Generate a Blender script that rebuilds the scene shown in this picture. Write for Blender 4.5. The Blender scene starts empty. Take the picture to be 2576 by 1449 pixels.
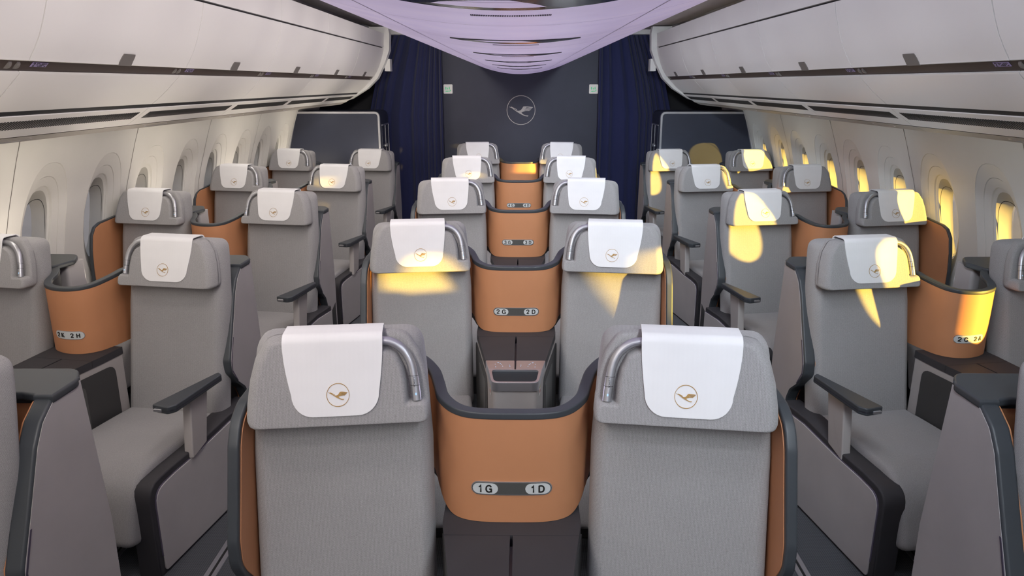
import bpy, bmesh, math, random
from mathutils import Vector, Matrix
random.seed(7)
R = math.radians
SC = bpy.context.scene
COL = SC.collection

# ------------------------------------------------------------------ camera, world, sun, lights, exposure
F_PX = 1850.0
PITCH = math.atan(514.5 / F_PX)
YAW = math.atan(25 * math.cos(PITCH) / F_PX)
cam_d = bpy.data.cameras.new('camera')
cam_d.sensor_fit = 'HORIZONTAL'
cam_d.sensor_width = 36.0
cam_d.lens = F_PX / 2576.0 * 36.0
cam_d.clip_start = 0.05
cam_d.clip_end = 3000
cam = bpy.data.objects.new('camera', cam_d)
COL.objects.link(cam)
cam.location = (0.024, 0.0, 1.99)
cam.rotation_euler = (math.pi / 2 - PITCH, 0, YAW)
SC.camera = cam

SC.view_settings.view_transform = 'Standard'
SC.view_settings.look = 'None'
SC.view_settings.gamma = 1.0
SC.view_settings.use_curve_mapping = False
SC.view_settings.exposure = 0.0

world = bpy.data.worlds.new('world')
SC.world = world
world.use_nodes = True
wb = world.node_tree.nodes['Background']
wb.inputs['Color'].default_value = (0.60, 0.68, 0.86, 1)
wb.inputs['Strength'].default_value = 0.6

SUN_M, SUN_DROP = 0.50, 0.034          # metres travelled in Y / dropped in Z for every metre of X
sun_d = bpy.data.lights.new('sun', 'SUN')
sun_d.color = (1.0, 0.63, 0.09)
sun_d.energy = 25.0
sun_d.angle = R(0.9)
sun = bpy.data.objects.new('sun', sun_d)
COL.objects.link(sun)
sun.rotation_euler = Vector((-1.0, SUN_M, -SUN_DROP)).to_track_quat('-Z', 'Y').to_euler()
sun.location = (6, -2, 3)


def area(name, loc, rot, sx, sy, power, color, spread=180):
    d = bpy.data.lights.new(name, 'AREA')
    d.shape = 'RECTANGLE'
    d.size, d.size_y = sx, sy
    d.energy = power
    d.color = color
    d.spread = R(spread)
    o = bpy.data.objects.new(name, d)
    COL.objects.link(o)
    o.location = loc
    o.rotation_euler = rot
    return o


for s in (-1, 1):
    # unseen lamps added over both aisles, tilted forward to brighten the seat fronts
    for j in range(15):
        area('aisle_fill_light', (s * 0.84, -1.7 + 0.6 * j, 2.50), (R(52), 0, 0), 0.24, 0.14, 4.1 if s < 0 else 3.3, (1.0, 0.95, 0.89) if s < 0 else (0.84, 0.93, 1.0), 165 if s < 0 else 115)
    # unseen cove strips on the bins, left lavender, right whitened to brighten left bins
    area('cove_light', (s * 1.66, 3.2, 2.548), (0, R(90) * s, 0), 0.03, 11.0, 1.0 if s < 0 else 9, (0.66, 0.50, 1.0) if s < 0 else (0.95, 0.86, 0.92), 40)
    # wash lights under the service panels, aimed down the side walls
    area('wash_light', (s * 2.36, 3.4, 1.742), (0, 0, 0), 0.10, 11.0, 17 if s < 0 else 4, (1.0, 0.94, 0.86) if s < 0 else (0.80, 0.94, 1.0))

for row in range(-1, 5):
    # unseen lamps added behind the seat shells to brighten bins and ceiling from below
    area('fill_uplight', (0, 2.26 + 1.6 * row, 1.03), (math.pi, 0, 0), 1.15, 0.10, 4.2, (0.82, 0.76, 1.0))
    for s in (-1, 1):
        for x, p_ in ((1.69, 1.35), (2.48, 0.5)):
            area('fill_uplight', (s * x, 2.26 + 1.6 * row, 0.98), (math.pi, 0, 0), 0.40, 0.10, p_ * (3.5 if s < 0 else 1.0), (1.0, 0.90, 0.74) if s < 0 else (0.78, 0.93, 1.0))


# ------------------------------------------------------------------ materials
def nodes_of(m):
    m.use_nodes = True
    nt = m.node_tree
    return nt, nt.nodes['Principled BSDF']


def mat(name, col, rough=0.5, metal=0.0, var=0.06, vscale=6.0, bump=0.0, bscale=300.0, spec=0.5, coat=0.0):
    m = bpy.data.materials.new(name)
    nt, b = nodes_of(m)
    b.inputs['Roughness'].default_value = rough
    b.inputs['Metallic'].default_value = metal
    b.inputs['Specular IOR Level'].default_value = spec
    b.inputs['Coat Weight'].default_value = coat
    tc = nt.nodes.new('ShaderNodeTexCoord')
    n = nt.nodes.new('ShaderNodeTexNoise')
    n.inputs['Scale'].default_value = vscale
    n.inputs['Detail'].default_value = 4
    nt.links.new(tc.outputs['Object'], n.inputs['Vector'])
    mr = nt.nodes.new('ShaderNodeMapRange')
    mr.inputs['From Min'].default_value = 0.3
    mr.inputs['From Max'].default_value = 0.7
    mr.inputs['To Min'].default_value = 1 - var
    mr.inputs['To Max'].default_value = 1 + var
    nt.links.new(n.outputs['Fac'], mr.inputs['Value'])
    mx = nt.nodes.new('ShaderNodeVectorMath')
    mx.operation = 'SCALE'
    mx.inputs[0].default_value = col
    nt.links.new(mr.outputs['Result'], mx.inputs['Scale'])
    nt.links.new(mx.outputs['Vector'], b.inputs['Base Color'])
    if bump:
        n2 = nt.nodes.new('ShaderNodeTexNoise')
        n2.inputs['Scale'].default_value = bscale
        n2.inputs['Detail'].default_value = 2
        nt.links.new(tc.outputs['Object'], n2.inputs['Vector'])
        bp = nt.nodes.new('ShaderNodeBump')
        bp.inputs['Strength'].default_value = bump
        bp.inputs['Distance'].default_value = 0.002
        nt.links.new(n2.outputs['Fac'], bp.inputs['Height'])
        nt.links.new(bp.outputs['Normal'], b.inputs['Normal'])
    return m


def weave(name, col, px, pz, amp, rough=0.95, bump=0.25, diag=True, axes='XZ'):
    """woven cloth: two crossing sine threads"""
    m = bpy.data.materials.new(name)
    nt, b = nodes_of(m)
    b.inputs['Roughness'].default_value = rough
    b.inputs['Specular IOR Level'].default_value = 0.15
    b.inputs['Sheen Weight'].default_value = 0.15
    b.inputs['Sheen Roughness'].default_value = 0.6
    tc = nt.nodes.new('ShaderNodeTexCoord')
    sp = nt.nodes.new('ShaderNodeSeparateXYZ')
    nt.links.new(tc.outputs['Object'], sp.inputs[0])

    def math_(op, a, bb=None):
        k = nt.nodes.new('ShaderNodeMath')
        k.operation = op
        for i, v in enumerate((a, bb)):
            if v is None:
                continue
            if isinstance(v, (int, float)):
                k.inputs[i].default_value = v
            else:
                nt.links.new(v, k.inputs[i])
        return k.outputs[0]
    # threads run along all three axes; each fades out where the cloth faces along its axis
    nsp = nt.nodes.new('ShaderNodeSeparateXYZ')
    nt.links.new(tc.outputs['Normal'], nsp.inputs[0])
    terms = []
    for ax, per in (('X', px), ('Y', pz), ('Z', pz)):
        ph = math_('MULTIPLY', sp.outputs[ax], 2 * math.pi / per)
        if diag and ax != 'X':
            ph = math_('ADD', ph, math_('MULTIPLY', sp.outputs['X'], math.pi / px))
        n2 = math_('MULTIPLY', nsp.outputs[ax], nsp.outputs[ax])
        wgt = math_('POWER', math_('MAXIMUM', math_('SUBTRACT', 1.0, n2), 0.0), 1.5)
        terms.append(math_('MULTIPLY', math_('MULTIPLY', math_('SINE', ph), wgt), 0.5 if ax == 'X' else 0.6))
    w = math_('ADD', math_('ADD', terms[0], terms[1]), terms[2])
    n = nt.nodes.new('ShaderNodeTexNoise')
    n.inputs['Scale'].default_value = 420
    n.inputs['Detail'].default_value = 1
    nt.links.new(tc.outputs['Object'], n.inputs['Vector'])
    nn = math_('SUBTRACT', n.outputs['Fac'], 0.5)
    n3 = nt.nodes.new('ShaderNodeTexNoise')
    n3.inputs['Scale'].default_value = 9
    n3.inputs['Detail'].default_value = 3
    nt.links.new(tc.outputs['Object'], n3.inputs['Vector'])
    n3s = math_('SUBTRACT', n3.outputs['Fac'], 0.5)
    tot = math_('ADD', math_('ADD', math_('MULTIPLY', w, amp), math_('MULTIPLY', nn, amp * 2.2)),
                math_('ADD', math_('MULTIPLY', n3s, 0.10), 1.0))
    mx = nt.nodes.new('ShaderNodeVectorMath')
    mx.operation = 'SCALE'
    mx.inputs[0].default_value = col
    nt.links.new(tot, mx.inputs['Scale'])
    nt.links.new(mx.outputs['Vector'], b.inputs['Base Color'])
    bp = nt.nodes.new('ShaderNodeBump')
    bp.inputs['Strength'].default_value = bump
    bp.inputs['Distance'].default_value = 0.0012
    nt.links.new(w, bp.inputs['Height'])
    nt.links.new(bp.outputs['Normal'], b.inputs['Normal'])
    return m


def emit(name, col, strength, base=(0.5, 0.5, 0.5), rough=0.5):
    m = mat(name, base, rough)
    b = m.node_tree.nodes['Principled BSDF']
    b.inputs['Emission Color'].default_value = (*col, 1)
    b.inputs['Emission Strength'].default_value = strength
    return m


M = {}
M['fabric'] = weave('grey_weave', (0.318, 0.308, 0.310), 0.0036, 0.0028, 0.26, bump=0.08)
M['cover'] = weave('white_cloth', (0.80, 0.79, 0.80), 0.012, 0.05, 0.006, bump=0.03, diag=False)
M['orange'] = mat('orange_leather', (0.52, 0.232, 0.112), 0.55, var=0.04, bump=0.06, bscale=900, spec=0.35)
M['rim'] = mat('charcoal_rim', (0.046, 0.052, 0.060), 0.42, var=0.05, bump=0.03, bscale=800)
M['top'] = mat('console_top', (0.043, 0.041, 0.046), 0.6, var=0.08, bump=0.10, bscale=1500, spec=0.3)
M['dark'] = mat('dark_liner', (0.046, 0.045, 0.046), 0.6)
M['grey'] = mat('warm_grey_panel', (0.43, 0.405, 0.405), 0.48, var=0.04, bump=0.05, bscale=700)
M['lightgrey'] = mat('light_grey_console', (0.40, 0.37, 0.36), 0.42, var=0.04, bump=0.04, bscale=700)
M['silver'] = mat('satin_silver', (0.60, 0.60, 0.64), 0.30, 0.85, var=0.03)
M['lamp'] = mat('lamp_metal', (0.50, 0.50, 0.53), 0.36, 0.8, var=0.03)
M['violet'] = mat('violet_trim', (0.17, 0.145, 0.21), 0.25, 0.5, var=0.03)
M['gold'] = mat('gold_print', (0.42, 0.25, 0.08), 0.5, 0.2, var=0.03)
M['emblem'] = mat('pale_emblem', (0.62, 0.59, 0.56), 0.5, var=0.02)
M['black'] = mat('black_print', (0.012, 0.011, 0.010), 0.5)
M['pill'] = mat('plate_grey', (0.105, 0.105, 0.100), 0.35, 0.3)
M['pill_light'] = mat('plate_light', (0.58, 0.60, 0.60), 0.4)
M['wall'] = mat('sidewall', (0.66, 0.635, 0.60), 0.55, var=0.03, vscale=3, bump=0.06, bscale=260)
M['bin'] = mat('bin_white', (0.74, 0.715, 0.69), 0.42, var=0.015, vscale=2, bump=0.02, bscale=500)
M['recess'] = mat('handle_recess', (0.062, 0.046, 0.040), 0.55, 0.0, var=0.05, spec=0.2)
M['strip'] = mat('lower_strip', (0.34, 0.31, 0.285), 0.5)
M['latch'] = mat('latch_grey', (0.150, 0.135, 0.125), 0.45)
M['gap'] = mat('gap_black', (0.012, 0.012, 0.013), 0.7)
M['grille'] = mat('grille_dark', (0.014, 0.013, 0.013), 0.7)
M['ceil'] = emit('ceiling_panel_glow', (0.66, 0.48, 0.98), 0.17, (0.74, 0.70, 0.78), 0.42)  # lavender glow and tint added for the light falling on the panel
M['aisle_ceil'] = mat('aisle_ceiling', (0.30, 0.275, 0.25), 0.6)
M['white'] = mat('white_plastic', (0.70, 0.69, 0.67), 0.4)
M['curtain'] = weave('navy_cloth', (0.029, 0.035, 0.105), 0.006, 0.006, 0.15, bump=0.1, diag=False)
M['navy'] = mat('navy_panel', (0.046, 0.050, 0.080), 0.55, var=0.05, bump=0.03)
M['navy2'] = mat('navy_cabinet', (0.022, 0.026, 0.047), 0.5, var=0.05)
M['blackwall'] = mat('dark_bulkhead', (0.008, 0.008, 0.012), 0.7)
M['carpet'] = weave('carpet', (0.050, 0.055, 0.066), 0.009, 0.006, 0.55, bump=0.6, diag=False, axes='XY')
M['green'] = emit('green_sign', (0.10, 0.75, 0.32), 0.25, (0.12, 0.60, 0.28))
M['sign'] = emit('sign_white', (0.9, 0.86, 0.82), 0.22, (0.66, 0.64, 0.60))
M['violet_label'] = mat('violet_label', (0.25, 0.20, 0.36), 0.5)
M['gloss'] = mat('glossy_black', (0.03, 0.032, 0.036), 0.12)
M['screen'] = mat('tray_glass', (0.024, 0.029, 0.034), 0.6, spec=0.2)
M['icon'] = emit('icon_blue', (0.45, 0.70, 1.0), 0.5, (0.3, 0.5, 0.7))
M['ground'] = mat('apron', (0.42, 0.42, 0.46), 0.9, var=0.2, vscale=0.05)
M['reveal'] = mat('window_reveal', (0.45, 0.43, 0.40), 0.55, var=0.04)
M['seal'] = mat('window_seal', (0.03, 0.03, 0.03), 0.6)
M['shade'] = mat('window_shade', (0.55, 0.53, 0.50), 0.6)
M['red'] = mat('sticker_red', (0.4, 0.05, 0.04), 0.5)
M['yellow'] = mat('sticker_yellow', (0.55, 0.50, 0.10), 0.5)

g = bpy.data.materials.new('window_glass')
nt, b = nodes_of(g)
tr = nt.nodes.new('ShaderNodeBsdfTransparent')
tr.inputs['Color'].default_value = (0.96, 0.97, 0.98, 1)
gl = nt.nodes.new('ShaderNodeBsdfGlossy')
gl.inputs['Roughness'].default_value = 0.05
mixs = nt.nodes.new('ShaderNodeMixShader')
mixs.inputs[0].default_value = 0.06
nt.links.new(tr.outputs[0], mixs.inputs[1])
nt.links.new(gl.outputs[0], mixs.inputs[2])
nt.links.new(mixs.outputs[0], nt.nodes['Material Output'].inputs['Surface'])
M['glass'] = g


# ------------------------------------------------------------------ mesh helpers
class MB:
    def __init__(self):
        self.v, self.f = [], []

    def add(self, verts, faces):
        n = len(self.v)
        self.v += [tuple(p) for p in verts]
        self.f += [tuple(i + n for i in f) for f in faces]
        return self

    def rings(self, rings, closed=True, cap0=True, cap1=True):
        """skin consecutive point rings of equal length"""
        n = len(rings[0])
        base = len(self.v)
        for r in rings:
            self.v += [tuple(p) for p in r]
        for j in range(len(rings) - 1):
            for i in range(n if closed else n - 1):
                a, b_ = base + j * n + i, base + j * n + (i + 1) % n
                self.f.append((a, b_, b_ + n, a + n))
        if cap0:
            self.f.append(tuple(base + i for i in range(n)))
        if cap1:
            self.f.append(tuple(base + (len(rings) - 1) * n + i for i in range(n)))
        return self

    def box(self, x0, x1, y0, y1, z0, z1):
        v = [(x, y, z) for z in (z0, z1) for (x, y) in ((x0, y0), (x1, y0), (x1, y1), (x0, y1))]
        return self.add(v, [(0, 1, 2, 3), (4, 5, 6, 7), (0, 1, 5, 4), (1, 2, 6, 5), (2, 3, 7, 6), (3, 0, 4, 7)])

    def extrude(self, poly, fn, a, b_, r=0.0, seg=3, ra=None):
        """extrude a 2-D outline between depths a and b_, rounding both ends by r; fn(p, q, depth) -> xyz"""
        ra = r if ra is None else ra
        sg = 1 if b_ > a else -1
        rings = []
        if ra > 0:
            for k in range(seg):
                t = k / seg * math.pi / 2
                o = inset(poly, ra * (1 - math.sin(t)))
                rings.append([fn(p, q, a + sg * ra * (1 - math.cos(t))) for p, q in o])
        rings.append([fn(p, q, a + sg * ra) for p, q in poly])
        rings.append([fn(p, q, b_ - sg * r) for p, q in poly])
        if r > 0:
            for k in range(1, seg + 1):
                t = k / seg * math.pi / 2
                o = inset(poly, r * (1 - math.cos(t)))
                rings.append([fn(p, q, b_ - sg * r * (1 - math.sin(t))) for p, q in o])
        return self.rings(rings)

    def tube(self, path, rad, n=12):
        path = [Vector(p) for p in path]
        rings = []
        ref = Vector((0, 1, 0))
        for i, p in enumerate(path):
            d = (path[min(i + 1, len(path) - 1)] - path[max(i - 1, 0)]).normalized()
            r = ref if abs(d.dot(ref)) < 0.95 else Vector((1, 0, 0))
            a = d.cross(r).normalized()
            b_ = d.cross(a).normalized()
            rr = rad[i] if isinstance(rad, (list, tuple)) else rad
            rings.append([p + (a * math.cos(2 * math.pi * k / n) + b_ * math.sin(2 * math.pi * k / n)) * rr for k in range(n)])
        return self.rings(rings)


def inset(poly, d):
    if d <= 1e-9:
        return list(poly)
    n = len(poly)
    ar = sum(poly[i][0] * poly[(i + 1) % n][1] - poly[(i + 1) % n][0] * poly[i][1] for i in range(n))
    sg = 1 if ar > 0 else -1
    out = []
    for i in range(n):
        p0, p1, p2 = Vector(poly[i - 1]), Vector(poly[i]), Vector(poly[(i + 1) % n])
        a, b_ = (p1 - p0), (p2 - p1)
        if a.length < 1e-9 or b_.length < 1e-9:
            out.append(tuple(p1))
            continue
        a.normalize(), b_.normalize()
        n1 = Vector((-a.y, a.x)) * sg
        n2 = Vector((-b_.y, b_.x)) * sg
        m_ = n1 + n2
        if m_.length < 1e-6:
            m_ = n1.copy()
        m_.normalize()
        k = d / max(0.35, m_.dot(n1))
        out.append(tuple(p1 + m_ * k))
    return out


def rpoly(pts, seg=5):
    """polygon with rounded corners: pts = (x, y, radius)"""
    out = []
    n = len(pts)
    for i in range(n):
        p = Vector(pts[i][:2])
        r = pts[i][2] if len(pts[i]) > 2 else 0
        if r <= 0:
            out.append(tuple(p))
            continue
        a = Vector(pts[i - 1][:2]) - p
        b_ = Vector(pts[(i + 1) % n][:2]) - p
        la, lb = a.length, b_.length
        a.normalize(), b_.normalize()
        ang = a.angle(b_)
        t = min(r / math.tan(ang / 2), la * 0.49, lb * 0.49)
        s, e = p + a * t, p + b_ * t
        for k in range(seg + 1):
            u = k / seg
            q = s * (1 - u) ** 2 + p * 2 * u * (1 - u) + e * u * u
            out.append(tuple(q))
    return out


def rrect(x0, x1, y0, y1, r, seg=5):
    return rpoly([(x0, y0, r), (x1, y0, r), (x1, y1, r), (x0, y1, r)], seg)


def cr(pts, n=6):
    """Catmull-Rom through points of any dimension"""
    P = [Vector(p) for p in pts]
    P = [P[0] * 2 - P[1]] + P + [P[-1] * 2 - P[-2]]
    out = []
    for i in range(1, len(P) - 2):
        for k in range(n):
            t = k / n
            a, b_, c, d = P[i - 1], P[i], P[i + 1], P[i + 2]
            out.append(0.5 * ((2 * b_) + (c - a) * t + (2 * a - 5 * b_ + 4 * c - d) * t * t + (3 * b_ - a - 3 * c + d) * t ** 3))
    out.append(P[-2])
    return out


MESHES = {}


def obj(name, mb, m, parent=None, smooth=40):
    me = bpy.data.meshes.new(name)
    me.from_pydata(mb.v, [], mb.f)
    bm = bmesh.new()
    bm.from_mesh(me)
    bmesh.ops.recalc_face_normals(bm, faces=bm.faces)
    bm.to_mesh(me)
    bm.free()
    me.materials.append(m)
    if smooth:
        me.shade_smooth()
        me.set_sharp_from_angle(angle=R(smooth))
    o = bpy.data.objects.new(name, me)
    COL.objects.link(o)
    if smooth:
        wn = o.modifiers.new('weighted_normal', 'WEIGHTED_NORMAL')
        wn.keep_sharp = True
    if parent:
        o.parent = parent
    return o


def thing(name, label, cat, loc=(0, 0, 0), rz=0.0, group=None):
    o = bpy.data.objects.new(name, None)
    o.empty_display_size = 0.1
    COL.objects.link(o)
    o.location = loc
    o.rotation_euler = (0, 0, rz)
    o['label'], o['category'] = label, cat
    if group:
        o['group'] = group
    return o


def structure(name, mb, m, smooth=40, parent=None):
    o = obj(name, mb, m, parent, smooth)
    o['kind'] = 'structure'
    return o


def dup(root, loc, rz, label, group=None):
    r = root.copy()
    COL.objects.link(r)
    r.location, r.rotation_euler = loc, (0, 0, rz)
    r['label'] = label
    if group:
        r['group'] = group
    for ch in list(root.children):
        c = ch.copy()
        COL.objects.link(c)
        c.parent = r
        for g_ in list(ch.children):
            d = g_.copy()
            COL.objects.link(d)
            d.parent = c
    return r


def text_geo(s, size):
    """outline triangles of a word, centred: returns (verts2d, faces)"""
    key = (s, size)
    if key in MESHES:
        return MESHES[key]
    c = bpy.data.curves.new('word', 'FONT')
    c.body = s
    c.size = size
    c.align_x, c.align_y = 'CENTER', 'CENTER'
    c.resolution_u = 4
    c.offset = size * 0.012
    o = bpy.data.objects.new('word', c)
    COL.objects.link(o)
    dg = bpy.context.evaluated_depsgraph_get()
    me = bpy.data.meshes.new_from_object(o.evaluated_get(dg))
    v = [(p.co.x, p.co.y) for p in me.vertices]
    ys = [q[1] for q in v]
    xs = [q[0] for q in v]
    cx, cy = (min(xs) + max(xs)) / 2, (min(ys) + max(ys)) / 2
    v = [(x - cx, y - cy) for x, y in v]
    f = [tuple(p.vertices) for p in me.polygons]
    bpy.data.objects.remove(o)
    bpy.data.curves.remove(c)
    bpy.data.meshes.remove(me)
    MESHES[key] = (v, f)
    return v, f


GLYPH = {
    '1': [[(.06, .73), (.20, .78), (.30, .97), (.30, 0)]],
    '2': [[(.04, .70), (.08, .86), (.20, .965), (.36, .965), (.50, .86), (.53, .70), (.46, .54), (.25, .32), (.06, .08)], [(.01, .08), (.57, .08)]],
    '3': [[(.05, .80), (.14, .93), (.30, .965), (.46, .90), (.52, .75), (.44, .59), (.26, .53)], [(.26, .53), (.46, .47), (.55, .29), (.48, .10), (.30, .03), (.12, .08), (.03, .24)]],
    '4': [[(.44, 0), (.44, .96)], [(.44, .96), (.03, .28)], [(.0, .28), (.60, .28)]],
    '5': [[(.54, .92), (.14, .92)], [(.16, .95), (.09, .50)], [(.09, .54), (.27, .61), (.46, .53), (.54, .32), (.46, .10), (.28, .03), (.11, .08), (.03, .22)]],
    '6': [[(.52, .84), (.36, .965), (.18, .86), (.08, .6), (.08, .3), (.18, .08), (.36, .04), (.52, .16), (.54, .36), (.42, .55), (.24, .54), (.09, .36)]],
    'G': [[(.66, .74), (.56, .90), (.38, .965), (.18, .88), (.06, .68), (.05, .34), (.16, .12), (.36, .03), (.56, .09), (.66, .22)], [(.68, .0), (.68, .46)], [(.73, .46), (.42, .46)]],
    'D': [[(.08, 0), (.08, .98)], [(.08, .92), (.36, .92), (.55, .83), (.64, .62), (.64, .36), (.55, .15), (.36, .06), (.08, .06)]],
    'H': [[(.08, 0), (.08, .98)], [(.60, 0), (.60, .98)], [(.08, .50), (.60, .50)]],
    'K': [[(.08, 0), (.08, .98)], [(.60, .97), (.10, .42)], [(.26, .58), (.64, .01)]],
    'C': [[(.66, .70), (.54, .90), (.36, .965), (.18, .88), (.06, .66), (.06, .34), (.18, .12), (.36, .03), (.56, .10), (.67, .32)]],
    'A': [[(.02, 0), (.33, .98)], [(.33, .98), (.64, 0)], [(.12, .31), (.54, .31)]],
}


def bold_geo(word, h, th=0.185):
    """bold sans lettering of cap height h, centred"""
    V, Fc, x = [], [], 0.0
    for ch in word:
        if ch == ' ':
            x += 0.36
            continue
        w = 0
        for st in GLYPH[ch]:
            pts = [Vector(q) for q in st]
            if len(pts) > 4:
                pts = [Vector(q) for q in cr(st, 4)]
            w = max(w, max(q.x for q in pts) + th / 2)
            base = len(V)
            for i, q in enumerate(pts):
                a = (pts[i] - pts[i - 1]).normalized() if i else (pts[1] - pts[0]).normalized()
                b_ = (pts[i + 1] - pts[i]).normalized() if i < len(pts) - 1 else a
                m_ = (a + b_).normalized()
                n_ = Vector((-m_.y, m_.x)) * (th / 2 / max(0.6, m_.dot(a)))
                V += [((q + n_).x + x, (q + n_).y), ((q - n_).x + x, (q - n_).y)]
            for i in range(len(pts) - 1):
                j = base + 2 * i
                Fc.append((j, j + 1, j + 3, j + 2))
        x += w + 0.16
    x -= 0.16
    return [((a - x / 2) * h, (b_ - 0.49) * h) for a, b_ in V], Fc


# crane emblem, read off the bulkhead (zoom pixels, circle centre 740,685 radius 522)
CRANE = [(305, 560), (345, 572), (375, 578), (385, 563), (400, 565), (480, 603), (540, 633), (600, 662), (597, 680), (540, 655),
         (483, 632), (480, 642), (530, 673), (600, 702), (650, 710), (710, 697), (755, 660), (790, 610), (820, 562), (850, 552),
         (900, 549), (1000, 556), (1100, 568), (1176, 578), (1160, 606), (1080, 598), (1000, 588), (930, 583), (927, 601),
         (1000, 607), (1080, 613), (1140, 622), (1122, 642), (1050, 640), (980, 633), (905, 625), (902, 643), (980, 649),
         (1105, 660), (1088, 682), (1000, 680), (940, 673), (870, 667), (867, 690), (940, 691), (1062, 695), (1045, 714),
         (980, 711), (900, 716), (820, 736), (755, 766), (775, 795), (830, 840), (900, 866), (960, 875), (1012, 872), (985, 912),
         (900, 895), (800, 860), (700, 810), (600, 750), (500, 682), (420, 622), (370, 596), (320, 580)]


def emblem_geo(rad, ring=0.032):
    k = rad / 522.0
    v = [((x - 740) * k, (685 - y) * k) for x, y in CRANE]
    f = [tuple(range(len(v)))]
    n = 40
    base = len(v)
    for i in range(n):
        a = 2 * math.pi * i / n
        v += [(math.cos(a) * rad, math.sin(a) * rad), (math.cos(a) * rad * (1 - 2 * ring), math.sin(a) * rad * (1 - 2 * ring))]
    for i in range(n):
        a, b_ = base + 2 * i, base + 2 * ((i + 1) % n)
        f.append((a, b_, b_ + 1, a + 1))
    return v, f


def solid_flat(mb, v2, faces, fn, d0, d1):
    """give flat outlines a real thickness from depth d0 to d1"""
    n = len(v2)
    vv = [fn(p, q, d0) for p, q in v2] + [fn(p, q, d1) for p, q in v2]
    ff = [tuple(f) for f in faces] + [tuple(i + n for i in reversed(f)) for f in faces]
    edge = {}
    for f in faces:
        for i in range(len(f)):
            a, b_ = f[i], f[(i + 1) % len(f)]
            k = (min(a, b_), max(a, b_))
            edge[k] = edge.get(k, 0) + 1
    for (a, b_), c in edge.items():
        if c == 1:
            ff.append((a, b_, b_ + n, a + n))
    mb.add(vv, ff)


class Path:
    """plan curve with height; n points to the right of travel (towards the passenger)"""

    def __init__(self, pts, sx=1, n=7):
        P = cr(pts, n)
        self.p = [Vector((q[0], q[1])) for q in P]
        self.z = [q[2] for q in P]
        self.sx = sx
        self.s = [0.0]
        for i in range(1, len(self.p)):
            self.s.append(self.s[-1] + (self.p[i] - self.p[i - 1]).length)
        self.nn = []
        for i in range(len(self.p)):
            d = (self.p[min(i + 1, len(self.p) - 1)] - self.p[max(i - 1, 0)]).normalized()
            self.nn.append(Vector((d.y, -d.x)))

    def at(self, i, off, z):
        q = self.p[i] + self.nn[i] * off
        return (q.x * self.sx, q.y, z)

    def on(self, s, off, z):
        s = max(0, min(self.s[-1], s))
        for i in range(len(self.s) - 1):
            if s <= self.s[i + 1]:
                break
        t = (s - self.s[i]) / max(1e-9, self.s[i + 1] - self.s[i])
        q = self.p[i].lerp(self.p[i + 1], t) + self.nn[i].lerp(self.nn[i + 1], t).normalized() * off
        return (q.x * self.sx, q.y, z)

    def nearest(self, x, y):
        return self.s[min(range(len(self.p)), key=lambda i: (self.p[i] - Vector((x, y))).length)]

    def wall(self, o0, o1, zb, dz=0.0):
        mb = MB()
        rings = []
        for i in range(len(self.p)):
            zt = self.z[i] + dz
            b_ = zb(i) if callable(zb) else zb
            rings.append([self.at(i, o0, b_), self.at(i, o1, b_), self.at(i, o1, zt), self.at(i, o0, zt)])
        return mb.rings(rings)

    def rim(self, o0, o1, z0, z1, r=0.005):
        mb = MB()
        sec = rrect(o0, o1, z0, z1, r, 3)
        rings = [[self.at(i, a, self.z[i] + c) for a, c in sec] for i in range(len(self.p))]
        return mb.rings(rings)


# ------------------------------------------------------------------ seat
ZB = 1.062      # height of the headrest's lower edge


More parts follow.
